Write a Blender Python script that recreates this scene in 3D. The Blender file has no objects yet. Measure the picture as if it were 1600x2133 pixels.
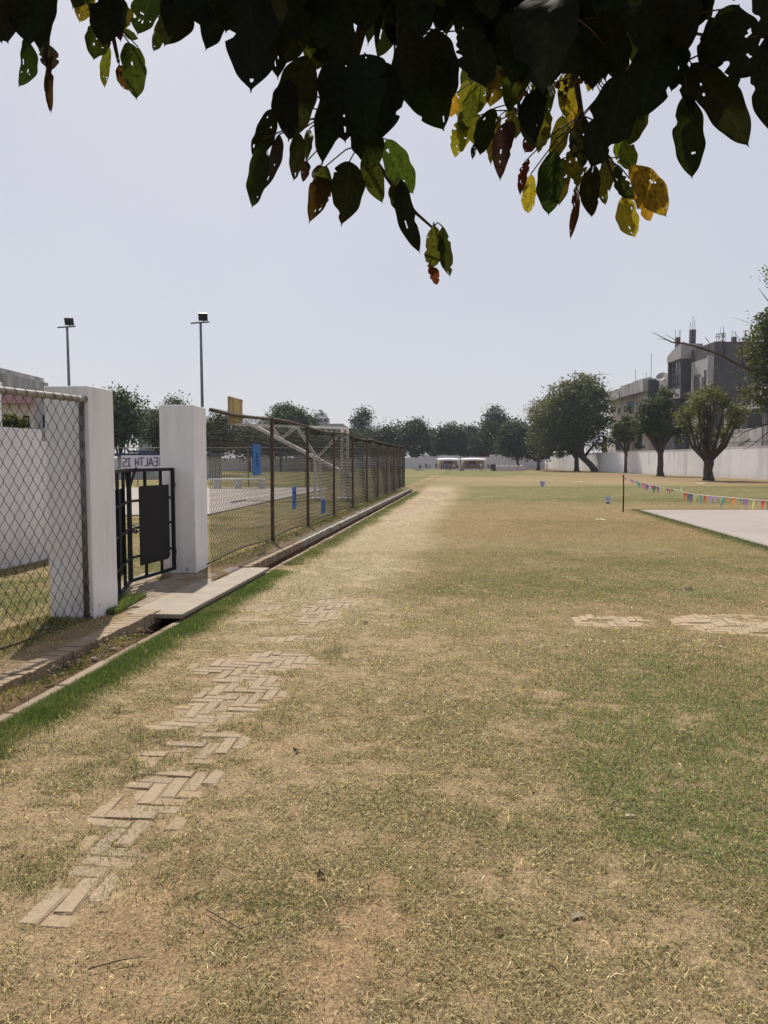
import bpy, math, random
import numpy as np
from mathutils import Vector, Matrix
R = math.radians
C = bpy.context.scene.collection
# ---------------------------------------------------------------- camera, world, sun
F = 1602.0; CX = 800.0; CY = 1066.5; H = 1.55; HZ = 960.0
PITCH = math.atan((CY - HZ) / F)
cam = bpy.data.cameras.new("camera"); camo = bpy.data.objects.new("camera", cam); C.objects.link(camo)
camo.location = (0, 0, H); camo.rotation_euler = (math.pi / 2 - PITCH, 0, 0)
cam.sensor_fit = 'VERTICAL'; cam.sensor_height = 36.0; cam.lens = F / 2133.0 * 36.0
cam.clip_start = 0.05; cam.clip_end = 2000
sc = bpy.context.scene; sc.camera = camo
sc.view_settings.view_transform = 'Standard'; sc.view_settings.look = 'None'
sc.view_settings.exposure = 0.28; sc.view_settings.gamma = 1
sc.render.engine = 'CYCLES'
sc.cycles.max_bounces = 5; sc.cycles.diffuse_bounces = 3; sc.cycles.glossy_bounces = 2
sc.cycles.transmission_bounces = 3; sc.cycles.transparent_max_bounces = 6; sc.cycles.volume_bounces = 0
sc.cycles.caustics_reflective = False; sc.cycles.caustics_refractive = False
SUN = Vector((-0.160, 0.71, 1.0)).normalized()
w = bpy.data.worlds.new("World"); sc.world = w; w.use_nodes = True
nt = w.node_tree; bg = nt.nodes['Background']
sky = nt.nodes.new('ShaderNodeTexSky'); sky.sky_type = 'NISHITA'; sky.sun_disc = False
sky.sun_elevation = math.asin(SUN.z); sky.sun_rotation = math.atan2(SUN.x, SUN.y)
sky.air_density = 1.0; sky.dust_density = 2.0; sky.ozone_density = 1.0; sky.altitude = 200
mx = nt.nodes.new('ShaderNodeMix'); mx.data_type = 'RGBA'; mx.inputs[0].default_value = 0.80
nt.links.new(sky.outputs[0], mx.inputs[6]); mx.inputs[7].default_value = (5.0, 4.96, 5.46, 1)
tcw = nt.nodes.new('ShaderNodeTexCoord'); nzw = nt.nodes.new('ShaderNodeTexNoise'); nzw.inputs['Scale'].default_value = 2.2; nzw.inputs['Detail'].default_value = 4
rmw = nt.nodes.new('ShaderNodeValToRGB'); rmw.color_ramp.elements[0].position = .35; rmw.color_ramp.elements[0].color = (5.08, 5.05, 5.58, 1)
rmw.color_ramp.elements[1].position = .7; rmw.color_ramp.elements[1].color = (5.45, 5.42, 5.80, 1)
nt.links.new(tcw.outputs['Generated'], nzw.inputs['Vector']); nt.links.new(nzw.outputs[0], rmw.inputs[0]); nt.links.new(rmw.outputs[0], mx.inputs[7])
nt.links.new(mx.outputs[2], bg.inputs[0]); bg.inputs[1].default_value = 0.1
sl = bpy.data.lights.new("sun", 'SUN'); sl.energy = 5.0; sl.angle = R(0.6); sl.color = (1, 0.93, 0.82)
so = bpy.data.objects.new("sun", sl); C.objects.link(so); so.rotation_euler = SUN.to_track_quat('Z', 'Y').to_euler()

# ---------------------------------------------------------------- projection helpers (pixel of the photo -> place)
def ray(px, py):
    u = (px - CX) / F; v = (CY - py) / F
    return Vector((u, math.cos(PITCH) + v * math.sin(PITCH), -math.sin(PITCH) + v * math.cos(PITCH)))
def G(px, py, z=0.0):
    r = ray(px, py); k = (z - H) / r.z; return (r.x * k, r.y * k)
def P(px, py, Y):
    r = ray(px, py); k = Y / r.y; return Vector((r.x * k, Y, H + r.z * k))
def FX(px, py, X):
    r = ray(px, py); k = X / r.x; return (r.y * k, H + r.z * k)      # (Y, z) on the plane x = X
# fence frame: s along the fence, t to its right
TH = math.atan(0.111); ct, st = math.cos(TH), math.sin(TH); X0 = -3.65
D_ = Vector((st, ct, 0)); N_ = Vector((ct, -st, 0))
def ST(s, t, z=0.0): return Vector((X0 + s * st + t * ct, s * ct - t * st, z))
def toST(x, y):
    dx = x - X0; return dx * st + y * ct, dx * ct - y * st

rng = np.random.default_rng(7)
# ---------------------------------------------------------------- numpy noise
def _hash(ix, iy, seed):
    h = (ix.astype(np.int64) * 374761393 + iy.astype(np.int64) * 668265263 + seed * 1442695041) & 0xffffffff
    h = ((h ^ (h >> 13)) * 1274126177) & 0xffffffff
    return ((h ^ (h >> 16)) & 0xffff) / 65535.0
def vnoise(x, y, seed=0):
    ix = np.floor(x); iy = np.floor(y); fx = x - ix; fy = y - iy
    fx = fx * fx * (3 - 2 * fx); fy = fy * fy * (3 - 2 * fy)
    a = _hash(ix, iy, seed); b = _hash(ix + 1, iy, seed); c = _hash(ix, iy + 1, seed); d = _hash(ix + 1, iy + 1, seed)
    return (a * (1 - fx) + b * fx) * (1 - fy) + (c * (1 - fx) + d * fx) * fy
def fbm(x, y, sc_, seed=0, o=4):
    v = 0; a = 0.5; t = 0; f = 1.0 / sc_
    for k in range(o):
        v = v + a * vnoise(x * f, y * f, seed + k * 17); t += a; a *= 0.55; f *= 2.03
    return v / t
def sm(a, b, x): 
    q = np.clip((x - a) / (b - a), 0, 1); return q * q * (3 - 2 * q)

# ---------------------------------------------------------------- materials
def new_mat(name):
    m = bpy.data.materials.new(name); m.use_nodes = True
    return m, m.node_tree, m.node_tree.nodes['Principled BSDF']
def ramp(nt, fac, stops):
    r = nt.nodes.new('ShaderNodeValToRGB'); el = r.color_ramp.elements
    el[0].position, el[0].color = stops[0][0], (*stops[0][1], 1)
    el[1].position, el[1].color = stops[-1][0], (*stops[-1][1], 1)
    for p, c in stops[1:-1]:
        e = el.new(p); e.color = (*c, 1)
    nt.links.new(fac, r.inputs[0]); return r.outputs[0]
def mat(name, c1, c2=None, scale=4, rough=0.8, bump=0.2, bscale=60, metal=0, detail=6, stretch=None, spec=0.3, bdist=0.01):
    m, nt, b = new_mat(name)
    c2 = c2 or tuple(x * 0.8 for x in c1)
    tc = nt.nodes.new('ShaderNodeTexCoord'); mp = nt.nodes.new('ShaderNodeMapping')
    if stretch: mp.inputs['Scale'].default_value = stretch
    nt.links.new(tc.outputs['Object'], mp.inputs[0])
    n = nt.nodes.new('ShaderNodeTexNoise'); n.inputs['Scale'].default_value = scale; n.inputs['Detail'].default_value = detail
    n.inputs['Roughness'].default_value = 0.65
    nt.links.new(mp.outputs[0], n.inputs['Vector'])
    nt.links.new(ramp(nt, n.outputs[0], [(0.32, c2), (0.66, c1)]), b.inputs['Base Color'])
    b.inputs['Roughness'].default_value = rough; b.inputs['Metallic'].default_value = metal
    b.inputs['Specular IOR Level'].default_value = spec
    if bump:
        n2 = nt.nodes.new('ShaderNodeTexNoise'); n2.inputs['Scale'].default_value = bscale; n2.inputs['Detail'].default_value = 5
        nt.links.new(tc.outputs['Object'], n2.inputs['Vector'])
        bp = nt.nodes.new('ShaderNodeBump'); bp.inputs['Strength'].default_value = bump; bp.inputs['Distance'].default_value = bdist
        nt.links.new(n2.outputs[0], bp.inputs['Height']); nt.links.new(bp.outputs[0], b.inputs['Normal'])
    return m
def attr_mat(name, rough=0.8, trans=0.0, spec=0.2, fine=None, bump=0.0, bscale=80, bdist=0.01):
    """colour from the point attribute 'col'; optional fine noise; optional translucency"""
    m, nt, b = new_mat(name)
    a = nt.nodes.new('ShaderNodeAttribute'); a.attribute_name = 'col'
    col = a.outputs['Color']
    tc = nt.nodes.new('ShaderNodeTexCoord')
    if fine:
        for sc_, lo, hi in fine:
            n = nt.nodes.new('ShaderNodeTexNoise'); n.inputs['Scale'].default_value = sc_; n.inputs['Detail'].default_value = 7
            n.inputs['Roughness'].default_value = 0.7
            nt.links.new(tc.outputs['Object'], n.inputs['Vector'])
            r = ramp(nt, n.outputs[0], [(0.3, lo), (0.7, hi)])
            mm = nt.nodes.new('ShaderNodeMix'); mm.data_type = 'RGBA'; mm.blend_type = 'MULTIPLY'; mm.inputs[0].default_value = 1
            nt.links.new(col, mm.inputs[6]); nt.links.new(r, mm.inputs[7]); col = mm.outputs[2]
    nt.links.new(col, b.inputs['Base Color']); b.inputs['Roughness'].default_value = rough
    b.inputs['Specular IOR Level'].default_value = spec
    if bump:
        n2 = nt.nodes.new('ShaderNodeTexNoise'); n2.inputs['Scale'].default_value = bscale; n2.inputs['Detail'].default_value = 6
        nt.links.new(tc.outputs['Object'], n2.inputs['Vector'])
        bp = nt.nodes.new('ShaderNodeBump'); bp.inputs['Strength'].default_value = bump; bp.inputs['Distance'].default_value = bdist
        nt.links.new(n2.outputs[0], bp.inputs['Height']); nt.links.new(bp.outputs[0], b.inputs['Normal'])
    if trans:
        out = nt.nodes['Material Output']; t = nt.nodes.new('ShaderNodeBsdfTranslucent'); ms = nt.nodes.new('ShaderNodeMixShader')
        g = nt.nodes.new('ShaderNodeMix'); g.data_type = 'RGBA'; g.blend_type = 'MULTIPLY'; g.inputs[0].default_value = 1
        nt.links.new(col, g.inputs[6]); g.inputs[7].default_value = (1.9, 1.7, 0.8, 1)
        nt.links.new(g.outputs[2], t.inputs[0]); ms.inputs[0].default_value = trans
        nt.links.new(b.outputs[0], ms.inputs[1]); nt.links.new(t.outputs[0], ms.inputs[2]); nt.links.new(ms.outputs[0], out.inputs[0])
    return m

# ---------------------------------------------------------------- mesh builder
def tag(o, label=None, cat=None, group=None, kind=None):
    if label: o['label'] = label
    if cat: o['category'] = cat
    if group: o['group'] = group
    if kind: o['kind'] = kind
    return o
def thing(name, loc, label, cat, group=None, rz=0):
    o = bpy.data.objects.new(name, None); C.objects.link(o); o.location = loc; o.rotation_euler = (0, 0, rz)
    o.empty_display_size = 0.1
    return tag(o, label, cat, group)
class MB:
    def __init__(s): s.v = []; s.f = []; s.m = []; s.c = []
    def add(s, vs, fs, mi=0, col=None):
        k = len(s.v); s.v += [tuple(v) for v in vs]; s.f += [tuple(i + k for i in f) for f in fs]; s.m += [mi] * len(fs)
        s.c += [col or (1, 1, 1)] * len(vs)
    def box(s, c, d, mi=0, ax=None, bev=0.0, col=None):
        """c centre, d full sizes, ax = (ux,uy,uz) axes"""
        ux, uy, uz = ax or (Vector((1, 0, 0)), Vector((0, 1, 0)), Vector((0, 0, 1)))
        c = Vector(c); h = [x / 2 for x in d]
        if bev <= 0:
            vs = [c + ux * (h[0] * a) + uy * (h[1] * b) + uz * (h[2] * e) for e in (-1, 1) for b in (-1, 1) for a in (-1, 1)]
            s.add(vs, [(0, 2, 3, 1), (4, 5, 7, 6), (0, 1, 5, 4), (2, 6, 7, 3), (0, 4, 6, 2), (1, 3, 7, 5)], mi, col)
        else:
            bm_v = []; idx = {}
            for sx in (-1, 1):
                for sy in (-1, 1):
                    for sz in (-1, 1):
                        for k in range(3):
                            q = [h[0] - bev, h[1] - bev, h[2] - bev]; q[k] += bev
                            idx[(sx, sy, sz, k)] = len(bm_v)
                            bm_v.append(c + ux * (q[0] * sx) + uy * (q[1] * sy) + uz * (q[2] * sz))
            fs = []
            S = (-1, 1)
            for a in S:
                fs.append([idx[(a, y, z, 0)] for y, z in ((-1, -1), (1, -1), (1, 1), (-1, 1))][::a])
                fs.append([idx[(x, a, z, 1)] for x, z in ((-1, -1), (-1, 1), (1, 1), (1, -1))][::a])
                fs.append([idx[(x, y, a, 2)] for x, y in ((-1, -1), (1, -1), (1, 1), (-1, 1))][::a])
            for a in S:
                for b in S:
                    fs.append([idx[(a, b, -1, 0)], idx[(a, b, -1, 1)], idx[(a, b, 1, 1)], idx[(a, b, 1, 0)]][::a * b])
                    fs.append([idx[(a, -1, b, 0)], idx[(a, 1, b, 0)], idx[(a, 1, b, 2)], idx[(a, -1, b, 2)]][::a * b])
                    fs.append([idx[(-1, a, b, 1)], idx[(-1, a, b, 2)], idx[(1, a, b, 2)], idx[(1, a, b, 1)]][::a * b])
            for a in S:
                for b in S:
                    for e in S:
                        fs.append([idx[(a, b, e, k)] for k in (0, 1, 2)][::a * b * e])
            s.add(bm_v, fs, mi, col)
    def aab(s, x0, x1, y0, y1, z0, z1, mi=0, col=None, bev=0):
        s.box(((x0 + x1) / 2, (y0 + y1) / 2, (z0 + z1) / 2), (abs(x1 - x0), abs(y1 - y0), abs(z1 - z0)), mi, None, bev, col)
    def bar(s, a, b, w, h=None, mi=0, up=(0, 0, 1), bev=0, col=None):
        a = Vector(a); b = Vector(b); d = b - a; L = d.length; d = d / L; u = Vector(up)
        if abs(d.dot(u)) > 0.95: u = Vector((D_.x, D_.y, 0)) if abs(d.z) > 0.9 else Vector((0, 0, 1))
        sx = d.cross(u).normalized(); sz = sx.cross(d).normalized()
        s.box((a + b) / 2, (L, w, h or w), mi, (d, sx, sz), bev, col)
    def tube(s, pts, rad, n=6, mi=0, col=None, caps=True):
        pts = [Vector(p) for p in pts]; k = len(pts)
        if not hasattr(rad, '__len__'): rad = [rad] * k
        T = [(pts[min(i + 1, k - 1)] - pts[max(i - 1, 0)]).normalized() for i in range(k)]
        ref = Vector((0, 0, 1)) if abs(T[0].z) < 0.9 else Vector((1, 0, 0))
        u = T[0].cross(ref).normalized(); vs = []
        for i in range(k):
            u = (u - T[i] * u.dot(T[i])).normalized(); v = T[i].cross(u)
            for j in range(n):
                a = 2 * math.pi * j / n; vs.append(pts[i] + (u * math.cos(a) + v * math.sin(a)) * rad[i])
        fs = [(i * n + j, i * n + (j + 1) % n, (i + 1) * n + (j + 1) % n, (i + 1) * n + j) for i in range(k - 1) for j in range(n)]
        if caps: fs += [tuple(range(n))[::-1], tuple(range((k - 1) * n, k * n))]
        s.add(vs, fs, mi, col)
    def sphere(s, c, r, n=10, mi=0, col=None, sq=(1, 1, 1)):
        c = Vector(c); vs = []; fs = []
        m = n // 2 + 1
        for i in range(m + 1):
            a = math.pi * i / m
            for j in range(n):
                b = 2 * math.pi * j / n
                vs.append(c + Vector((r * sq[0] * math.sin(a) * math.cos(b), r * sq[1] * math.sin(a) * math.sin(b), r * sq[2] * math.cos(a))))
        for i in range(m):
            for j in range(n): fs.append((i * n + j, (i + 1) * n + j, (i + 1) * n + (j + 1) % n, i * n + (j + 1) % n))
        s.add(vs, fs, mi, col)
    def prism(s, poly, z0, z1, mi=0, col=None):
        n = len(poly); vs = [(p[0], p[1], z0) for p in poly] + [(p[0], p[1], z1) for p in poly]
        s.add(vs, [tuple(range(n))[::-1], tuple(range(n, 2 * n))] + [(i, (i + 1) % n, n + (i + 1) % n, n + i) for i in range(n)], mi, col)
    def build(s, name, mats, parent=None, smooth=False, loc=None):
        me = bpy.data.meshes.new(name); off = parent_world(parent) if parent else Vector(loc or (0, 0, 0))
        me.from_pydata([tuple(Vector(v) - off) for v in s.v], [], s.f)
        if not isinstance(mats, (list, tuple)): mats = [mats]
        for m in mats: me.materials.append(m)
        me.polygons.foreach_set('material_index', s.m)
        if any(c != (1, 1, 1) for c in s.c):
            a = me.attributes.new('col', 'FLOAT_COLOR', 'POINT')
            a.data.foreach_set('color', np.hstack([np.array(s.c, float), np.ones((len(s.c), 1))]).ravel())
        if smooth: me.polygons.foreach_set('use_smooth', [True] * len(me.polygons))
        me.update()
        o = bpy.data.objects.new(name, me); C.objects.link(o)
        if parent: o.parent = parent
        else: o.location = off
        return o
def parent_world(p):
    v = Vector((0, 0, 0))
    while p is not None: v = v + p.location; p = p.parent
    return v
def bulk(name, V, Fc, col, m, parent=None, loc=None, smooth=False):
    """fast mesh: V (n,3), Fc (k,q) faces of one size, col (n,3)"""
    me = bpy.data.meshes.new(name); off = np.array(parent_world(parent) if parent else (loc or (0, 0, 0)))
    n, k, q = len(V), len(Fc), Fc.shape[1]
    me.vertices.add(n); me.vertices.foreach_set('co', (V - off).astype(np.float32).ravel())
    me.loops.add(k * q); me.loops.foreach_set('vertex_index', Fc.astype(np.int32).ravel())
    me.polygons.add(k); me.polygons.foreach_set('loop_start', (np.arange(k) * q).astype(np.int32))
    me.polygons.foreach_set('use_smooth', np.full(k, smooth))
    if col is not None:
        a = me.attributes.new('col', 'FLOAT_COLOR', 'POINT')
        a.data.foreach_set('color', np.hstack([col, np.ones((n, 1))]).astype(np.float32).ravel())
    me.materials.append(m); me.update(calc_edges=True); me.validate()
    o = bpy.data.objects.new(name, me); C.objects.link(o)
    if parent: o.parent = parent
    else: o.location = off
    return o
def copy_tree(o, parent=None):
    c = o.copy(); C.objects.link(c)
    if parent: c.parent = parent
    for ch in list(o.children): copy_tree(ch, c)
    return c

# ================================================================ GROUND COLOUR AND SHAPE
STRAW = np.array((.275, .226, .115)); STRAW2 = np.array((.225, .168, .078)); SOIL = np.array((.318, .240, .150)); SOILR = np.array((.285, .190, .110)); TRACK = np.array((.42, .355, .245))
GREEN = np.array((.115, .128, .045)); GREEND = np.array((.085, .115, .042)); GREENF = np.array((.138, .150, .058))
def blob(x, y, px, py, rx, ry, pw=1.0, seed=3):
    gx, gy = G(px, py); r = ((x - gx) / rx) ** 2 + ((y - gy) / ry) ** 2
    return np.exp(-r * pw)
RC = [(7.99, 24.1), (24.0, 24.1), (24.0, 5.0), (5.98, 5.0)]       # right court
def masks(x, y):
    s, t = toST(x, y)
    n1 = fbm(x, y, 1.3, 1); n2 = fbm(x, y, 0.35, 5); n3 = fbm(x, y, 5.0, 9); n4 = fbm(x, y, 0.14, 21, 3)
    g = 0.10 + 0.16 * sm(.4, .75, n1) + .20 * sm(.5, .75, n2) + .09 * sm(0, 3, x)
    for a in [(1430, 1440, .9, .8, .55), (1380, 1395, .5, .3, .4), (1400, 1560, .7, .4, .45), (1570, 1560, .45, .3, .7), (1550, 1740, .35, .25, .7), (1400, 1700, 1.0, .6, .25),
              (1480, 1640, .5, .4, .4), (1230, 1230, 2.4, .9, .42), (1020, 1215, 1.0, .9, .45), (130, 1790, .33, .3, .75), (330, 1560, .5, .5, .3), (300, 1830, .2, .1, .5), (560, 1880, .25, .1, .45), (560, 1430, .2, .15, .3),
              (690, 1370, .14, .25, .9), (900, 1700, .4, .3, .15), (1560, 1950, .5, .3, .25), (1250, 1480, .8, .6, .3), (1420, 1180, 2.5, 1.2, .3), (150, 1620, .6, .3, .25), (380, 1440, .3, .3, .3)]:
        g = g + 1.5 * a[4] * blob(x, y, *a[:4])
    g = g * (.65 + .7 * sm(.36, .64, .4 * n2 + .6 * n4))
    # far belts of the field
    far = sm(2.9, 3.8, t + .8 * (n3 - .5))
    g = np.where(y > 14, .12 + .25 * sm(.5, .7, n3) + far * (.75 * sm(25, 31, y + 6 * (n3 - .5)) * (1 - sm(46, 49, y + 2 * (n3 - .5)))), g)
    g = g + far * .25 * sm(19, 24, y) * (1 - sm(25, 31, y)) * n1
    belt = sm(49, 53, y) * (1 - sm(56, 60, y)) * .55 * (x < 14) + .75 * sm(76, 84, y + 8 * (n3 - .5)) * (1 - sm(128, 136, y)) * (1 - .8 * sm(16, 22, x))
    g = g + belt
    inside = t < -.1
    g = np.where(inside, .42 + .55 * sm(.42, .66, n1) - .25 * (n2 < .4), g)
    g = np.where(inside & (y > 41), .75 * sm(.3, .6, n3) + .2, g)
    # green edge of the drain
    e = sm(.86, .93, t) * (1 - sm(1.02, 1.32, t + .35 * (n2 - .5) + .15 * (n1 - .5))) * (1 - sm(9.6, 10.8, s)) * sm(-5, 0, s)
    e2 = sm(.86, .93, t) * (1 - sm(1.0, 1.5, t + .6 * (n1 - .5))) * sm(11.5, 13, s) * (1 - sm(38, 42, s)) * .7
    ed = np.maximum(e, e2)
    # kerb of grass round the right court
    cd = np.abs(x - (5.98 + (y - 5) * (2.01 / 19.1))) ; ce = (1 - sm(.05, .5, cd + .3 * (n2 - .5))) * (y < 24.6) * (y > 4)
    cf = (1 - sm(.05, .35, np.abs(y - 24.2))) * (x > 7.6) * .5
    ed = np.maximum(ed, np.maximum(ce * .8 * (x < 5.98 + (y - 5) * (2.01 / 19.1) + .1), cf))
    # worn path
    pth = sm(.95, 1.25, t + .5 * (n1 - .5)) * (1 - sm(2.5, 3.1, t + .7 * (n1 - .5))) * (1 - sm(40, 46, y))
    # exposed brick places (photo pixels)
    b = np.zeros_like(x)
    for a in [(150, 1870, .16, .09), (240, 1800, .16, .12), (300, 1720, .20, .13), (340, 1640, .20, .18), (380, 1570, .22, .2), (450, 1480, .28, .25), (500, 1420, .3, .25), (560, 1375, .42, .3), (460, 1385, .22, .28),
              (660, 1280, .26, .55), (520, 1290, .25, .18), (700, 1255, .22, .4), (540, 1265, .22, .2), (850, 1065, .55, 2.2), (880, 1045, .6, 3), (905, 1028, .7, 4), (820, 1090, .4, 1.2), (480, 1450, .25, .2), (250, 1750, .15, .12),
              (1270, 1292, .42, .34), (1490, 1298, .42, .48), (1585, 1302, .5, .55), (1700, 1310, .7, .6), (430, 1545, .24, .2), (285, 1690, .2, .14), (205, 1845, .2, .1), (540, 1450, .2, .2), (400, 1620, .18, .12), (110, 1905, .12, .06), (370, 1510, .2, .1), (600, 1330, .3, .12)]:
        b = np.maximum(b, np.exp(-(((x - G(a[0], a[1])[0]) / a[2]) ** 2 + ((y - G(a[0], a[1])[1]) / a[3]) ** 2) ** 1.5))
    bare = np.clip(.30 * sm(.50, .70, fbm(x, y, .8, 33)) + .45 * sm(.56, .72, fbm(x, y, .28, 41)) + .45 * pth * sm(8, 11, y) + .15 * pth, 0, 1)
    bare = np.clip(bare + .9 * b, 0, 1)
    cross = np.exp(-(((y - 7.4) / .75) ** 2)) * sm(1.2, 2.4, x)
    bare = np.clip(bare + cross * .5, 0, 1)
    # pale trodden bands across the far field
    band = sm(.48, .6, fbm(x / 7, y, 3.5, 71)) * sm(57, 61, y) * (1 - sm(82, 92, y)) * .8 + np.exp(-((y - 47.6) / .5) ** 2) * .6 + .55 * sm(49.5, 52, y) * (1 - sm(70, 78, y)) 
    band = np.maximum(band, sm(18, 26, x) * sm(44, 52, y) * (1 - sm(130, 140, y)) * .55 * sm(.3, .6, n3))
    bare = np.clip(np.where(y > 44, band * (t > 0), bare), 0, 1)
    bare = np.where(inside, .55 * sm(.5, .62, fbm(x, y, 1.1, 33)) * (y < 41), bare)
    strip = (t > -.6) & (t < .86) & (s < 43)                                   # trodden earth by the fence
    bare = np.where(strip & (t > -.05), np.clip(.25 + .7 * sm(.35, .55, n2), 0, 1), bare)
    g = np.where(strip & (t > -.05), .3 + .6 * sm(.5, .7, n1), g)
    wall = sm(22, 25, x) * (1 - sm(30.5, 31, x)) * (y > 40)
    cl = .30 * n2 + .34 * fbm(x, y, .17, 51, 4) + .36 * fbm(x, y, .075, 57, 3)                       # tufts and the sand between them
    th = .468 - .058 * sm(-.6, 2.2, x) - .03 * sm(6, 10, y) + .02 * (t < 2.6) * (y < 8)
    cov = sm(th - .06, th + .06, cl)
    return np.clip(g, 0, 1), bare, ed, b, n1, n2, n3, n4, wall, s, t, cov
def gcol(x, y, M=None):
    g, bare, ed, b, n1, n2, n3, n4, wall, s, t, cov = M or masks(x, y)
    q = lambda a: a[:, None]
    c = STRAW * q(1 - .55 * sm(.35, .7, n3)) + STRAW2 * q(.55 * sm(.35, .7, n3))
    tk = (1 - sm(7, 15, y) * 0) * sm(1.0, 1.4, t + .5 * (n1 - .5)) * (1 - sm(2.3, 3.3, t + .7 * (n1 - .5))) * (1 - sm(42, 52, y)) * sm(5, 10, y) * .85
    br = sm(14, 17, y) * (1 - sm(24, 30, y)) * sm(2.6, 3.6, t)
    c = c * q(1 - br * .6) + np.array((.29, .185, .095)) * q(br * .6)
    gg = GREEN * q(1 - sm(25, 45, y)) + GREENF * q(sm(25, 45, y))
    c = c * q(1 - g * .85) + gg * q(g * .85)
    so = SOIL * q(1 - .5 * sm(.45, .7, n1)) + SOILR * q(.5 * sm(.45, .7, n1))
    c = c * q(1 - bare) + so * q(bare)
    nf = (1 - sm(7, 15, y)) * (1 - .5 * cov) * (1 - ed) * (t > -.1); c = c * q(1 - nf) + so * q(nf)
    c = c * q(1 - tk) + TRACK * q(tk)
    c = c * q(1 - wall * .5) + np.array((.22, .155, .095)) * q(wall * .5)
    c = c * q(1 - ed * .9) + GREEND * q(ed * .9)
    return c * q(.86 + .28 * n4)
TRL, TRR = .62, .82                                                # the drain's sides
def gz(x, y, s, t, n1, n2, bb=None):
    base = .08 * (1 - sm(.55, .86, t)) - (0 if bb is None else .0105 * sm(.26, .46, bb))
    z = base * 1.0
    tr = (t > TRL - .002) & (t < TRR + .002) & (s < 40.5)
    floor = .01 - .27 * sm(6.7, 7.6, s) + .08 * (n2 - .5) + .02
    z = np.where(tr, floor, z)
    z = z + np.where(tr, 0, .022 * (n1 - .5) + .012 * (n2 - .5))
    return z
def axis(lo, hi, fine_lo, fine_hi, step, k, extra=()):
    a = list(np.arange(fine_lo, fine_hi + 1e-6, step)); v = fine_hi
    while v < hi: v += max(step, k * (v - fine_hi) + step); a.append(v)
    v = fine_lo
    while v > lo: v -= max(step, k * (fine_lo - v) + step); a.append(v)
    return np.unique(np.round(np.array(sorted(a + list(extra))), 4))
ss = list(np.arange(1.2, 8, .06)); v = 8.0
while v < 440: ss.append(v); v += max(.06, .0085 * v)
v = 1.1
while v > -300: ss.append(v); v -= max(.3, .12 * abs(v - 1.1))
ss = np.array(sorted(ss + [40.5, 40.52]))
ts = axis(-330, 330, -3.0, 8.0, .06, .03, (TRL - .001, TRL + .001, TRR - .001, TRR + .001))
ts = np.array([a for a in ts if not any(0 < abs(a - e) < .02 and a not in (TRL - .001, TRL + .001, TRR - .001, TRR + .001) for e in (TRL, TRR))])
S_, T_ = np.meshgrid(ss, ts, indexing='ij'); s1 = S_.ravel(); t1 = T_.ravel()
gx = X0 + s1 * st + t1 * ct; gy = s1 * ct - t1 * st
M = masks(gx, gy); gc = gcol(gx, gy, M)
trm = (t1 > TRL - .003) & (t1 < TRR + .003) & (s1 < 40.5)
gc = gc * (1 - .10 * M[11] * (1 - sm(9, 22, gy)))[:, None]  # shade below the tufts put into the ground colour
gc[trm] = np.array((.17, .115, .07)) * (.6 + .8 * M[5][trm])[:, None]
zz = gz(gx, gy, s1, t1, M[4], M[5], M[3]) + .007 * (fbm(gx, gy, .10, 77, 2) - .5) * (gy < 12)
edge = (np.abs(t1 - (TRL - .001)) < 1e-4) | (np.abs(t1 - (TRR + .001)) < 1e-4)
zz = np.where(edge, .08 * (t1 < .7) , zz)
ni, nj = len(ss), len(ts)
ii, jj = np.meshgrid(np.arange(ni - 1), np.arange(nj - 1), indexing='ij')
a0 = (ii * nj + jj).ravel(); GF = np.stack([a0, a0 + nj, a0 + nj + 1, a0 + 1], 1)[:, ::-1]
GF = GF[:, ::-1]
mg = attr_mat('field_ground', .95, 0, .1, [(9, (.74, .74, .74), (1.18, 1.18, 1.18)), (70, (.46, .43, .40), (1.28, 1.28, 1.28)), (220, (.42, .40, .38), (1.38, 1.38, 1.38))], .6, 90, .015)
# flip if needed
V = np.stack([gx, gy, zz], 1)
nrm = np.cross(V[GF[0, 1]] - V[GF[0, 0]], V[GF[0, 2]] - V[GF[0, 0]])
if nrm[2] < 0: GF = GF[:, ::-1]
gr = bulk('ground', V, GF, gc, mg, smooth=True); tag(gr, kind='structure')

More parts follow.
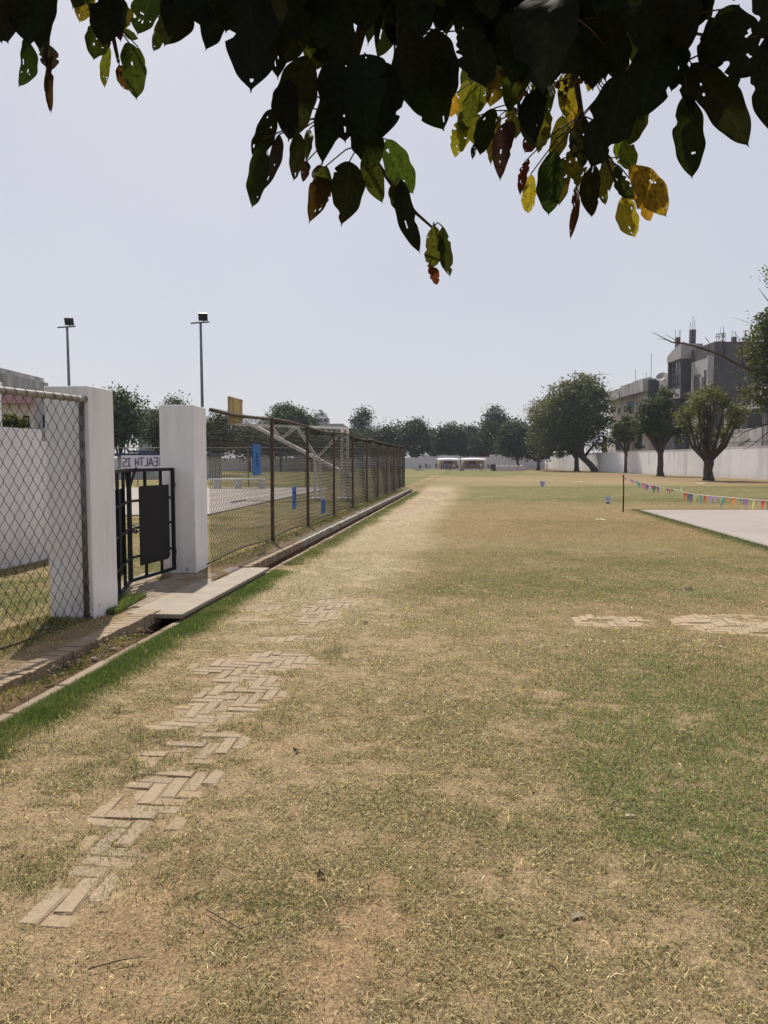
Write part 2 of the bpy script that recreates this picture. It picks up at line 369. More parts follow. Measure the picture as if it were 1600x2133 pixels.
# ---------------------------------------------------------------- bricks showing through the worn turf (herringbone)
mb_v, mb_f, mb_c = [], [], []
def lay_bricks(s0, s1_, t0, t1_, seed, thr, bri=1.0):
    W = .077; n = 3; rr = random.Random(seed)
    cand = []
    for i in range(int((t1_ - t0) / W)):
        for j in range(int((s1_ - s0) / W)):
            k = (i - j) % (2 * n)
            if k == 0: cand.append((t0 + (i + n / 2) * W, s0 + (j + .5) * W, 0))
            elif k == 2 * n - 1: cand.append((t0 + (i + .5) * W, s0 + (j + n / 2) * W, 1))
    cand = np.array(cand); xx = X0 + cand[:, 1] * st + cand[:, 0] * ct; yy = cand[:, 1] * ct - cand[:, 0] * st
    Mk = masks(xx, yy); b = Mk[3]
    for q in range(len(cand)):
        if b[q] + .5 * (Mk[5][q] - .5) + .3 * (Mk[7][q] - .5) < thr: continue
        tt, s_, o = cand[q]; hw, hl = (n * W / 2 - .003, W / 2 - .003) if o == 0 else (W / 2 - .003, n * W / 2 - .003)
        an = rr.uniform(-.05, .05); dz = rr.uniform(-.0025, .0025) ; c0 = rr.uniform(.92, 1.06)
        cov = float(sm(thr, thr + .45, b[q])); zb = .022 * (Mk[4][q] - .5) + .012 * (Mk[5][q] - .5) - .0076 - .007 * float(sm(.52, .62, Mk[7][q])) + dz
        cc = (SOIL * (1 - .6 * cov) + np.array((.315, .250, .190)) * .6 * cov) * c0 * bri
        tl = rr.uniform(-.012, .012), rr.uniform(-.012, .012)
        for ring, (ins, zo) in enumerate(((0, -.03), (0, -.002), (.006, .004))):
            for sx, sy in ((-1, -1), (1, -1), (1, 1), (-1, 1)):
                u = (hw - ins) * sx + rr.uniform(-.004, .003); v = (hl - ins) * sy + rr.uniform(-.004, .003)
                du = u * math.cos(an) - v * math.sin(an); dv = u * math.sin(an) + v * math.cos(an)
                p = ST(s_ + dv, tt + du, zb + zo + u * tl[0] + v * tl[1]); mb_v.append(tuple(p)); mb_c.append(tuple(cc if ring else cc * .55))
        k = len(mb_v) - 12
        for a in (0, 4):
            for e in range(4): mb_f.append((k + a + e, k + a + (e + 1) % 4, k + a + 4 + (e + 1) % 4, k + a + 4 + e))
        mb_f.append((k + 8, k + 9, k + 10, k + 11))
lay_bricks(2.2, 10, 1.2, 3.2, 1, .20); lay_bricks(14, 40, 1.1, 2.9, 2, .36, 1.22); lay_bricks(7.0, 9.4, 3.8, 9.0, 3, .42, 1.10)
mbk = attr_mat('worn_brick', .9, 0, .15, [(40, (.8, .8, .8), (1.12, 1.12, 1.12)), (200, (.8, .8, .8), (1.1, 1.1, 1.1))], .5, 160, .006)
bp_ = bulk('brick_paving', np.array(mb_v), np.array(mb_f), np.array(mb_c), mbk); tag(bp_, kind='structure')

# ---------------------------------------------------------------- courts, kerb, slab, lip
m_conc = mat('pale_concrete', (.27, .215, .155), (.17, .13, .09), 1.2, .9, .3, 120, bdist=.004)
m_court = mat('court_concrete', (.285, .25, .23), (.235, .205, .19), .5, .9, .2, 60, bdist=.004)
m_slab = mat('slab_concrete', (.31, .268, .218), (.235, .20, .16), 3, .9, .4, 150, bdist=.004)
b = MB(); b.prism(RC, -.05, .022); tag(b.build('sports_court', m_court), kind='structure')
b = MB()
cc_ = [G(430, 1081), G(690, 1020), (G(690, 1020)[0] - 20, 41.5), (-25, 20.6)]
b.prism(cc_, .02, .115); tag(b.build('basketball_court', m_court), kind='structure')
m_kb = attr_mat('kerb_brick', .9, 0, .15, [(30, (.78, .78, .78), (1.15, 1.15, 1.15)), (180, (.8, .8, .8), (1.1, 1.1, 1.1))], .5, 140, .006)
rr = random.Random(4)
b = MB(); s = 1.0
while s < 40.4:
    L = .072 if s < 14 else .225
    if not (7.5 < s < 10.6):
        if s < 14:
            k = rr.uniform(.9, 1.06); c = (.30 * k, .235 * k, .165 * k)
        else:
            k = rr.uniform(.8, 1.1); c = (.34 * k, .31 * k, .255 * k)
        ctr = ST(s + L / 2, (.47 + TRL + .012) / 2 + rr.uniform(-.008, .008), .045 + rr.uniform(-.004, .004))
        b.box(ctr, (TRL + .012 - .47 + rr.uniform(-.014, .010), L - .001, .11 + rr.uniform(-.006, .004)), 0, (N_, D_, Vector((0, 0, 1))), .003, c)
        for r_ in range(2):                                        # brick courses down the drain side
            k = rr.uniform(.35, .6)
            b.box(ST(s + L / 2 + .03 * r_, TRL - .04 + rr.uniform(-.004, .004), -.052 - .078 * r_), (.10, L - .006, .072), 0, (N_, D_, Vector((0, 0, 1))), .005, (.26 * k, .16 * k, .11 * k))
    s += L
tag(b.build('brick_kerb', m_kb), kind='structure')
b = MB(); s = 1.0
while s < 40:
    L = rr.uniform(.25, .7)
    wdt = rr.uniform(.05, .09)
    b.box(ST(s + L / 2, TRR + wdt / 2 - .004, -.03 + rr.uniform(-.006, .008)), (wdt, L - .012, .09), 0, (N_, D_, Vector((0, 0, 1))), .012, None)
    s += L
tag(b.build('drain_lip', m_conc), kind='structure')
b = MB(); b.box(ST(9.05, .62, .062), (.56, 3.25, .045), 0, (N_, D_, Vector((0, 0, 1))), .006)
o = b.build('concrete_slab', m_slab, loc=ST(9.05, .62, .06)); tag(o, 'long pale concrete slab bridging the drain in front of the gate', 'slab')
# paving in front of the gate
b = MB()
for i in range(12):
    for j in range(42):
        if j % 2: dt = .115
        else: dt = 0
        tt = -.55 + j * .078; 
        if tt > .31: continue
        s_ = 7.75 + i * .235 + dt; 
        if s_ > 10.0: continue
        k = rr.uniform(.85, 1.1)
        b.box(ST(s_, tt, .072 + rr.uniform(-.003, .003)), (.074, .228, .03), 0, (N_, D_, Vector((0, 0, 1))), .004, (.27 * k, .22 * k, .168 * k))
tag(b.build('gateway_paving', m_kb), kind='structure')

# ================================================================ GRASS
def blades(x, y, z, L, Wd, az, lean, col, name, m):
    n = len(x); dx, dy = np.cos(az), np.sin(az); px_, py_ = -dy, dx
    k = rng.uniform(.3, .6, n)
    # root, mid, tip ; mid steeper than tip
    h1 = L * .5 * np.cos(lean * .7); r1 = L * .5 * np.sin(lean * .7)
    h2 = h1 + L * .5 * np.cos(np.minimum(lean * 1.25, 1.75)); r2 = r1 + L * .5 * np.sin(np.minimum(lean * 1.25, 1.75))
    h2 = np.maximum(h2, .002)
    sk = rng.normal(0, .25, n) * L
    V = np.empty((n, 5, 3))
    for i, (r, h, ww, s_) in enumerate(((0, 0, 1, 0), (0, 0, -1, 0), (r1, h1, .8, 0), (r1, h1, -.8, 0), (r2, h2, 0, 1))):
        V[:, i, 0] = x + dx * r + px_ * (Wd * .5 * ww + sk * s_); V[:, i, 1] = y + dy * r + py_ * (Wd * .5 * ww + sk * s_); V[:, i, 2] = z + h
    base = (np.arange(n) * 5)[:, None]
    Ft = np.concatenate([base + np.array([[0, 1, 3]]), base + np.array([[0, 3, 2]]), base + np.array([[2, 3, 4]])])
    cc = np.repeat(col[:, None, :], 5, 1); cc[:, :2] *= .8
    return bulk(name, V.reshape(-1, 3), Ft, cc.reshape(-1, 3), m)
mgr = attr_mat('grass_blade', .65, .22, .25)
def on_ground(x, y):
    s, t = toST(x, y)
    ok = ~((t > TRL - .26) & (t < TRR + .06) & (s < 40.6) & (s > 0)) & ~((t > -.02) & (t < .95) & (s > 7.3) & (s < 10.75))
    lx = 5.98 + (y - 5) * (2.01 / 19.1); ok &= ~((x > lx + .02) & (y < 24.12) & (y > 5))
    ok &= ~((t > -.58) & (t < .34) & (s > 7.7) & (s < 10.1))
    return ok, s, t
GX, GY, GZ, GL, GW, GA, GN, GC_ = [], [], [], [], [], [], [], []
for (y0, y1, dens, Ls, Ws) in ((1.6, 3.2, 23000, 1.1, 1.25), (3.2, 5, 15500, 1.2, 1.45), (5, 8, 8500, 1.3, 1.75), (8, 13, 3600, 1.4, 2.2), (13, 20, 1300, 1.35, 2.7), (20, 32, 420, 1.3, 3.8), (32, 50, 70, 1.2, 6.0)):
    xm = lambda y_: .5 * y_ + 2.2
    n = int(dens * (y1 - y0) * (xm(y0) + xm(y1)))
    y = rng.uniform(y0, y1, n); x = rng.uniform(-1, 1, n) * xm(y1); keep = (np.abs(x) < xm(y)) & ((np.abs(x) < .5 * y + .5) | (rng.random(len(x)) < .55)); x, y = x[keep], y[keep]
    ok, s, t = on_ground(x, y); x, y, s, t = x[ok], y[ok], s[ok], t[ok]
    Mk = masks(x, y); g, bare, ed, bb, n1, n2, n3, n4 = Mk[:8]
    pr = (1 - .45 * bare) * (1 - .80 * sm(.34, .5, bb) * (1 - .8 * sm(.55, .64, n4))) * (.22 + .78 * Mk[11]) + ed * .5 + .5 * np.clip(g - .4, 0, 1)
    kp = rng.random(len(x)) < pr; 
    x, y, s, t = x[kp], y[kp], s[kp], t[kp]; Mk = tuple(a[kp] for a in Mk); g, bare, ed, bb, n1, n2, n3, n4 = Mk[:8]
    base = gcol(x, y, Mk); n = len(x)
    u = rng.random(n); kk = np.exp(rng.normal(0, .50, n)) * .98
    gv = (rng.random(n) < np.clip(.05 + g * .72 + ed, 0, 1))[:, None]
    dead = np.where((u < .5)[:, None], np.array((.47, .415, .245)), np.array((.315, .268, .142)))
    dead = np.where((u > .93)[:, None], np.array((.62, .57, .40)), dead); dead = np.where((u < .12)[:, None], np.array((.15, .135, .06)), dead)
    live = np.where((u < .5)[:, None], np.array((.098, .135, .036)), np.array((.190, .205, .080)))
    vg = sm(.45, .9, g)[:, None] * sm(.3, 1.2, x)[:, None]; live = live * (1 - vg) + live * np.array((.72, 1.02, .62)) * vg
    live = live * (1 - ed[:, None] * .55) + np.array((.055, .13, .026)) * ed[:, None] * .55
    fm_ = (.25 + .40 * sm(6, 16, y))[:, None]; kk = kk ** (1 - .55 * sm(8, 18, y)); col = np.where(gv, live, dead) * kk[:, None] * (1 - fm_) + base * fm_
    up = np.clip(ed + .16 * g + .05, 0, 1)
    GX.append(x); GY.append(y); GZ.append(gz(x, y, s, t, n1, n2, bb) - .001); 
    GL.append((rng.uniform(.012, .030, n) + .025 * up * rng.random(n) + .02 * (rng.random(n) < .04)) * Ls); GW.append(rng.uniform(.0012, .0026, n) * Ws)
    GA.append(rng.uniform(0, 6.283, n)); GN.append(np.where(rng.random(n) < up, rng.uniform(.1, .8, n), rng.uniform(.85, 1.54, n))); GC_.append(col)
cat_ = lambda a: np.concatenate(a)
o = blades(cat_(GX), cat_(GY), cat_(GZ), cat_(GL), cat_(GW), cat_(GA), cat_(GN), cat_(GC_), 'grass', mgr)
tag(o, 'short dry straw-coloured turf with green tufts', 'grass', kind='stuff')
# lush grass along the drain, by the gate and in the drain
def patch(n, fs, ft, L, col, seed, zf=None, upr=.5):
    r = np.random.default_rng(seed); s = fs(r, n); t = ft(r, n, s)
    x = X0 + s * st + t * ct; y = s * ct - t * st; n1 = fbm(x, y, 1.3, 1); n2 = fbm(x, y, .35, 5)
    z = gz(x, y, s, t, n1, n2) if zf is None else zf(x, y, s, t)
    return x, y, z, r.uniform(*L, n), r.uniform(.0016, .0034, n) * (1 + s / 14), r.uniform(0, 6.28, n), r.uniform(.05, upr, n), np.where((r.random(n) < (.08 + .3 * (n2 > .60)))[:, None], np.array((.26, .22, .12)), np.array(col)) * np.exp(r.normal(0, .36, n))[:, None] * (.8 + .6 * n2)[:, None]
Q = []
Q.append(patch(40000, lambda r, n: 2.5 + 8.4 * r.random(n) ** 1.1, lambda r, n, s: .905 + np.abs(r.normal(0, .13, n)) * (1 + .9 * (fbm(s, s * 0, .5, 3) - .5)), (.018, .045), (.085, .145, .042), 3, upr=.9))
Q.append(patch(9000, lambda r, n: 11.5 + 27 * r.random(n) ** 1.4, lambda r, n, s: .9 + np.abs(r.normal(0, .16, n)), (.03, .06), (.10, .13, .05), 4, upr=.9))
Q.append(patch(5000, lambda r, n: 7.35 + .95 * r.random(n) ** 1.2, lambda r, n, s: .31 - np.abs(r.normal(0, .16, n)) - .12 * (s - 7.2), (.03, .065), (.09, .14, .045), 5, zf=lambda x, y, s, t: .09 + 0 * x, upr=.8))
Q.append(patch(16000, lambda r, n: 3 + 4.4 * r.random(n), lambda r, n, s: .18 - .55 * r.random(n) ** .8, (.02, .045), (.095, .115, .035), 6, upr=.9))
Q.append(patch(9000, lambda r, n: 10.8 + 28 * r.random(n) ** 1.2, lambda r, n, s: .36 - .42 * r.random(n) ** .8, (.025, .06), (.09, .12, .035), 8, upr=.9))
Q.append(patch(2600, lambda r, n: 4.6 + 2.6 * r.random(n), lambda r, n, s: .72 + .08 * r.normal(0, .7, n), (.02, .055), (.13, .15, .045), 7, upr=1.0))
yc_ = rng.uniform(8, 24.1, 7000); xc_ = 5.98 + (yc_ - 5) * (2.01 / 19.1) - np.abs(rng.normal(0, .16, 7000)) + .06 + .10 * (fbm(yc_, yc_ * 0, .8, 5) - .4)
Q.append((xc_, yc_, .0 * xc_, rng.uniform(.02, .055, 7000), rng.uniform(.003, .006, 7000), rng.uniform(0, 6.28, 7000), rng.uniform(.1, .9, 7000), np.array((.085, .125, .04)) * np.exp(rng.normal(0, .35, 7000))[:, None]))
xc_ = rng.uniform(7.9, 16, 5000); yc_ = 24.1 + rng.uniform(-.08, .25, 5000)
Q.append((xc_, yc_, .0 * xc_, rng.uniform(.02, .06, 5000), rng.uniform(.004, .008, 5000), rng.uniform(0, 6.28, 5000), rng.uniform(.1, .9, 5000), np.array((.10, .13, .045)) * np.exp(rng.normal(0, .35, 5000))[:, None]))
o = blades(*[cat_([q[i] for q in Q]) for i in range(8)], 'grass_verge', mgr)
tag(o, 'lush green grass fringing the drain and gate', 'grass', kind='stuff')

# ================================================================ CHAIN LINK FENCES
m_wire = mat('rusty_wire', (.030, .024, .020), (.014, .012, .011), 30, .6, 0, metal=.3)
m_rail = mat('weathered_pipe', (.40, .385, .35), (.20, .165, .13), 9, .55, .2, 90, metal=.15, stretch=(1, 1, 1))
m_rust = mat('rusty_post', (.115, .078, .056), (.055, .040, .032), 12, .75, .3, 90)
m_greyp = mat('galvanised_post', (.20, .19, .18), (.10, .092, .085), 8, .5, .15, 90, metal=.2)
def wire_mesh(a, b, z0, z1, pitch, r, seed, parent, hz=.1, sag=None, top_over=.03):
    a = np.array(a[:2], float); b = np.array(b[:2], float); L = np.linalg.norm(b - a); d = (b - a) / L; nrm = np.array((-d[1], d[0]))
    n = int(L / (pitch)) + 1; m = int((z1 + top_over - z0) / (hz / 2)); rg = np.random.default_rng(seed)
    V = []; Fq = []
    i = np.arange(n)[:, None]; j = np.arange(m + 1)[None, :]
    # wire i zig-zags between u = i*p - p/2-e and i*p + p/2+e
    side = np.where((j + i) % 2 == 0, -1.0, 1.0)
    u = i * pitch + side * (pitch / 2 + .0035) + rg.normal(0, .0016, (n, m + 1)) + .008 * np.sin(j * .31 + 2) 
    z = z0 + j * hz / 2 + rg.normal(0, .0016, (n, m + 1)) + .012 * np.sin(u * 1.3)
    off = np.where(i % 2 == 0, 1, -1) * .002 + 0 * side + .010 * np.sin(u * 1.9 + z * 1.7)
    if sag is not None: z = z + sag(u)
    Pn = np.stack([a[0] + d[0] * u + nrm[0] * off, a[1] + d[1] * u + nrm[1] * off, z + 0 * u], -1)   # n, m+1, 3
    d3 = np.array((d[0], d[1], 0)); n3 = np.array((nrm[0], nrm[1], 0)); up = np.array((0, 0, 1.0))
    offs = [d3 * .7 * r + n3 * .0, -d3 * .35 * r + n3 * .9 * r, -d3 * .35 * r - n3 * .9 * r]
    offs = [o_ * 1.15 for o_ in offs]
    V = np.stack([Pn + o_ for o_ in offs], 2)                                              # n, m+1, 3, 3
    idx = np.arange(n * (m + 1) * 3).reshape(n, m + 1, 3)
    fs = []
    for k in range(3):
        k2 = (k + 1) % 3
        fs.append(np.stack([idx[:, :-1, k], idx[:, :-1, k2], idx[:, 1:, k2], idx[:, 1:, k]], -1).reshape(-1, 4))
    return bulk('wire_mesh', V.reshape(-1, 3), np.concatenate(fs), None, m_wire, parent)
Zs = .085
# left run
LA_ = Vector((*G(0, 1353, .08), 0)); LB_ = Vector((*G(190, 1289, .08), 0)); LD = (LB_ - LA_); LL_ = LD.length; LD.normalize(); LN = Vector((LD.y, -LD.x, 0))
def LP(u, z=0.0, o=0.0): p_ = LB_ + LD * u + LN * o; return Vector((p_.x, p_.y, z))
ZR = P(192, 833, LB_.y).z
fl = thing('chain_link_fence', LP(-2.5, .05), 'chain link fence with thick pale top pipe left of the gate, nearest the camera', 'fence')
b = MB(); rail = lambda u: ZR + .010 * math.sin(u * 1.3 + .5)
b.tube([LP(u, rail(u)) for u in np.linspace(-6, .02, 16)], .028, 14); b.build('top_rail', m_rail, fl, True)
rr = random.Random(3); u_ = -3.2
while u_ < -.03:                                                   # tie wires round the rail
    p = LP(u_, rail(u_)); q = []
    for k in range(8):
        a = k * .75 + 2.2; q.append(p - LN * (.0345 * math.cos(a)) + Vector((0, 0, .0345 * math.sin(a))) + LD * (.010 * k))
    b = MB(); b.tube(q, .0024, 4); b.build('tie_wire', m_wire, fl); u_ += rr.uniform(.10, .135)
for u_ in (-.02, -5.6):
    b = MB(); b.tube([LP(u_, -.03, -.03), LP(u_, ZR - .01, -.03)], .027, 12); b.build('post', m_greyp, fl, True)
b = MB(); b.tube([LP(u_, .10 + .012 * math.sin(u_ * 2.1), .015) for u_ in np.linspace(-6, .02, 20)], .011, 6); b.build('bottom_rod', m_rust, fl, True)
wire_mesh(LP(-6), LP(.05), .07, ZR, .0585, .0031, 1, fl, hz=.147, top_over=.05)
# right run
fr = thing('chain_link_fence', ST(25, 0, .05), 'long rusty chain link fence running from the gate pillar to the far corner', 'fence')
top = lambda s: 2.31 + .03 * math.sin(s * .9) * (s < 30) - .03 * max(0, min(1, (14 - s) / 3))
S_A = 10.95
b = MB(); b.tube([ST(s, 0, top(s)) for s in np.linspace(S_A, 43.2, 60)], .026, 8); b.build('top_rail', m_rust, fr, True)
posts = [14.25, 17.4, 20.75, 24.1, 27.4, 30.7, 34.0, 37.3, 40.4, 43.2]
for k, s in enumerate(posts):
    b = MB(); ln = random.Random(k).uniform(-.03, .03)
    b.bar(ST(s, .02, -.05), ST(s + ln, .02, top(s) + .03), .058, .058, 0, D_, .006)
    b.build('post', m_rust, fr)
b = MB(); b.tube([ST(s, .02, .12 + .05 * abs(math.sin((s - 10.6) * .93)) ** 2 * (s < 26)) for s in np.linspace(10.6, 43.2, 90)], .010, 5); b.build('bottom_wire', m_wire, fr, True)
b = MB(); s = 11.0
while s < 43:                                                      # twisted knuckles standing over the rail
    b.tube([ST(s, -.02, top(s) - .05), ST(s + .02, .0, top(s) + .035), ST(s + .05, .025, top(s) - .02)], .0030, 3); s += .1
tag(b.build('wire_knuckles', m_wire, fr), kind='stuff')
wire_mesh(ST(10.9, .0), ST(43.2, .0), .12, 2.30, .037, .0027, 2, fr, hz=.082, top_over=.0)
# back run
fb = thing('chain_link_fence', ST(43.2, -14, 0), 'far chain link fence with thin pale top rail closing the back of the sports court', 'fence')
b = MB(); b.tube([ST(43.2, -.04, 2.31), ST(43.2, -32, 2.31)], .024, 6); b.build('top_rail', m_rail, fb)
for k in range(10):
    b = MB(); t = -3.3 * (k + 1) + 1.0; b.tube([ST(43.2, t, -.1), ST(43.2, t, 2.3)], .032, 6); b.build('post', m_greyp, fb)
wire_mesh(ST(43.2, -32), ST(43.2, -.05), .1, 2.3, .06, .0013, 3, fb, hz=.14)

# ---------------------------------------------------------------- gate pillars and gate
def white_wash(name, base=(.84, .825, .85), low=(.50, .47, .45), dirt_h=.25, z0=.05, streak=9, sdark=.72):
    m, nt, bs = new_mat(name)
    tc = nt.nodes.new('ShaderNodeTexCoord'); sep = nt.nodes.new('ShaderNodeSeparateXYZ')
    nt.links.new(tc.outputs['Object'], sep.inputs[0])
    n = nt.nodes.new('ShaderNodeTexNoise'); n.inputs['Scale'].default_value = 5; n.inputs['Detail'].default_value = 8; n.inputs['Roughness'].default_value = .7
    mp = nt.nodes.new('ShaderNodeMapping'); mp.inputs['Scale'].default_value = (1, 1, .35); nt.links.new(tc.outputs['Object'], mp.inputs[0]); nt.links.new(mp.outputs[0], n.inputs['Vector'])
    c = ramp(nt, n.outputs[0], [(.25, tuple(x * .90 for x in base)), (.7, base)])
    mp3 = nt.nodes.new('ShaderNodeMapping'); mp3.inputs['Scale'].default_value = (1, 1, .07); nt.links.new(tc.outputs['Object'], mp3.inputs[0])
    ns = nt.nodes.new('ShaderNodeTexNoise'); ns.inputs['Scale'].default_value = streak; ns.inputs['Detail'].default_value = 7; ns.inputs['Roughness'].default_value = .75; nt.links.new(mp3.outputs[0], ns.inputs['Vector'])
    nl = nt.nodes.new('ShaderNodeTexNoise'); nl.inputs['Scale'].default_value = streak * .12; nl.inputs['Detail'].default_value = 2; nt.links.new(tc.outputs['Object'], nl.inputs['Vector'])
    sa = ramp(nt, ns.outputs[0], [(.42, (0, 0, 0)), (.68, (1, 1, 1))]); sb = ramp(nt, nl.outputs[0], [(.46, (.08, .08, .08)), (.58, (.75, .75, .75))])
    sm_ = nt.nodes.new('ShaderNodeMath'); sm_.operation = 'MULTIPLY'; nt.links.new(sa, sm_.inputs[0]); nt.links.new(sb, sm_.inputs[1])
    mst = nt.nodes.new('ShaderNodeMix'); mst.data_type = 'RGBA'; nt.links.new(sm_.outputs[0], mst.inputs[0]); nt.links.new(c, mst.inputs[6]); mst.inputs[7].default_value = (*[x * sdark for x in base], 1); c = mst.outputs[2]
    # chips of lost paint low down
    v = nt.nodes.new('ShaderNodeTexNoise'); v.inputs['Scale'].default_value = 17; v.inputs['Detail'].default_value = 4; v.inputs['Roughness'].default_value = .6
    nt.links.new(tc.outputs['Object'], v.inputs['Vector'])
    mr = nt.nodes.new('ShaderNodeMapRange'); mr.inputs[1].default_value = 0; mr.inputs[2].default_value = dirt_h; mr.inputs[3].default_value = .10; mr.inputs[4].default_value = -.04
    nt.links.new(sep.outputs['Z'], mr.inputs[0])
    ad = nt.nodes.new('ShaderNodeMath'); ad.operation = 'ADD'; nt.links.new(v.outputs[0], ad.inputs[0]); nt.links.new(mr.outputs[0], ad.inputs[1])
    fac = ramp(nt, ad.outputs[0], [(.68, (0, 0, 0)), (.72, (1, 1, 1))])
    mxx = nt.nodes.new('ShaderNodeMix'); mxx.data_type = 'RGBA'; nt.links.new(fac, mxx.inputs[0]); nt.links.new(c, mxx.inputs[6]); mxx.inputs[7].default_value = (.16, .13, .11, 1)
    # rising damp
    mr2 = nt.nodes.new('ShaderNodeMapRange'); mr2.inputs[1].default_value = 0; mr2.inputs[2].default_value = dirt_h * 1.3; mr2.inputs[3].default_value = .75; mr2.inputs[4].default_value = 0
    ad2 = nt.nodes.new('ShaderNodeMath'); ad2.operation = 'MULTIPLY'; nt.links.new(sep.outputs['Z'], mr2.inputs[0]); nt.links.new(mr2.outputs[0], ad2.inputs[0]); nt.links.new(n.outputs[0], ad2.inputs[1])
    m3 = nt.nodes.new('ShaderNodeMix'); m3.data_type = 'RGBA'; nt.links.new(ad2.outputs[0], m3.inputs[0]); nt.links.new(mxx.outputs[2], m3.inputs[6]); m3.inputs[7].default_value = (*low, 1)
    nt.links.new(m3.outputs[2], bs.inputs['Base Color']); bs.inputs['Roughness'].default_value = .85; bs.inputs['Specular IOR Level'].default_value = .2
    n2 = nt.nodes.new('ShaderNodeTexNoise'); n2.inputs['Scale'].default_value = 45; n2.inputs['Detail'].default_value = 6; nt.links.new(tc.outputs['Object'], n2.inputs['Vector'])
    bp = nt.nodes.new('ShaderNodeBump'); bp.inputs['Strength'].default_value = .25; bp.inputs['Distance'].default_value = .006
    nt.links.new(n2.outputs[0], bp.inputs['Height']); nt.links.new(bp.outputs[0], bs.inputs['Normal'])
    return m
m_white = white_wash('whitewashed_plaster')
import bmesh
def pillar(FL, FR, BR, zt, label, z0=.03):
    FL, FR, BR = (Vector((p_[0], p_[1], 0)) for p_ in (FL, FR, BR)); BL = FL + BR - FR
    o0 = (FL + BR) / 2; u = (FR - FL); v = (BR - FR); bm = bmesh.new(); n = 8; r = random.Random(int(zt * 100)); h = zt - z0
    bmesh.ops.create_cube(bm, size=1); bmesh.ops.translate(bm, vec=(0, 0, .5), verts=bm.verts)
    bmesh.ops.subdivide_edges(bm, edges=bm.edges[:], cuts=6, use_grid_fill=True)
    for w_ in bm.verts:
        p_ = u * w_.co.x + v * w_.co.y; w_.co = Vector((p_.x + r.uniform(-.0012, .0012), p_.y + r.uniform(-.0012, .0012), w_.co.z * h))
    bmesh.ops.bevel(bm, geom=[e for e in bm.edges if len(e.link_faces) == 2 and e.calc_face_angle(0) > 1], offset=.006, segments=1, affect='EDGES')
    me = bpy.data.meshes.new('gate_pillar'); bmesh.ops.recalc_face_normals(bm, faces=bm.faces); bm.to_mesh(me); bm.free(); me.materials.append(m_white)
    o = bpy.data.objects.new('gate_pillar', me); C.objects.link(o); o.location = (o0.x, o0.y, z0); tag(o, label, 'pillar'); return o
pFR = G(196, 1290, .08); pFL = G(105, 1287, .08); pBR = G(246, 1270, .08)
pillar(pFL, pFR, pBR, P(198, 803, pFR[1]).z, 'square white gate pillar behind the near chain link panel, left of the black gate')
qFR = G(409, 1194, .08); qBR = G(434, 1180, .08); qFLx = P(331, 843, qFR[1] + .03); 
pillar((qFLx.x, qFR[1] + .03), qFR, qBR, P(404, 843, qFR[1]).z, 'square white gate pillar on the right side of the black gate')

m_black = mat('black_gate_paint', (.0085, .0095, .013), (.006, .0065, .008), 6, .6, .15, 60, spec=.25)
GA_ = G(273, 1213, .13); GB_ = G(363, 1187, .13)
GC2 = ST(7.86, -.2); 
def gate_leaf(A, B, label, panel_side, flip=False):
    A = Vector((A[0], A[1], 0)); B = Vector((B[0], B[1], 0)); d = (B - A); L = d.length; d.normalize(); nrm = Vector((d.y, -d.x, 0)); up = Vector((0, 0, 1))
    g = thing('gate_leaf', A + Vector((0, 0, .06)), label, 'gate')
    pt = lambda u, z, o=0: A + d * u + nrm * o + up * z
    z0, z1 = .13, 1.462; w_ = .034
    b = MB()
    b.bar(pt(0, z0 - .0), pt(0, z1), .042, .042, 0, d, .003); b.bar(pt(L, z0), pt(L, z1), .042, .042, 0, d, .003)
    b.bar(pt(.021, z0 + .02), pt(L - .021, z0 + .02), .034, .04, 0, up, .003); b.bar(pt(.021, z1 - .02), pt(L - .021, z1 - .02), .034, .04, 0, up, .003)
    b.build('frame', m_black, g)
    b = MB()
    for f in (.34, .70):
        b.bar(pt(L * f, z0 + .04), pt(L * f, z1 - .04), w_, w_ * .8, 0, d, .003)
    b.build('uprights', m_black, g)
    b = MB()
    for z in (.42, .76, 1.08):
        b.bar(pt(.022, z), pt(L - .022, z), .024, .03, 0, up, .003)
    b.build('crossbars', m_black, g)
    b = MB(); u0, u1 = L * .17, L * .86; zc, hz_ = .765, .94
    sh = 0.018                                                     # sheet with clipped corners
    poly = [(u0, .30), (u1 - .05, .30), (u1, .34), (u1, 1.25), (u0 + .02, 1.25), (u0, 1.23)]
    vs = [pt(u, z, .018) for u, z in poly] + [pt(u, z, .0235) for u, z in poly]; n = len(poly)
    b.add(vs, [tuple(range(n)), tuple(range(n, 2 * n))[::-1]] + [(i, n + i, n + (i + 1) % n, (i + 1) % n) for i in range(n)])
    b.build('panel', m_black, g)
    b = MB(); u_ = 0.02 
    b.bar(pt(.01, z1 - .20, .012), pt(.15, z1 + .012, .012), .02, .022, 0, up, .002); b.build('ornament', m_black, g)
    for z in (.36, 1.24):
        b = MB()
        b.tube([pt(L + .026, z - .07), pt(L + .026, z + .07)], .016, 8)
        b.box(pt(L + .04, z), (.05, .012, .06), 0, (d, nrm, up), .002)
        b.build('hinge', m_black, g)
    return g, pt, L
ga, ptA, LA = gate_leaf(GA_, GB_, 'black steel gate leaf with sheet panel hinged on the right-hand white pillar', 0)
hp = Vector((pBR[0] - .05, pBR[1] + .04, 0)); mid = Vector((GA_[0], GA_[1], 0)) 
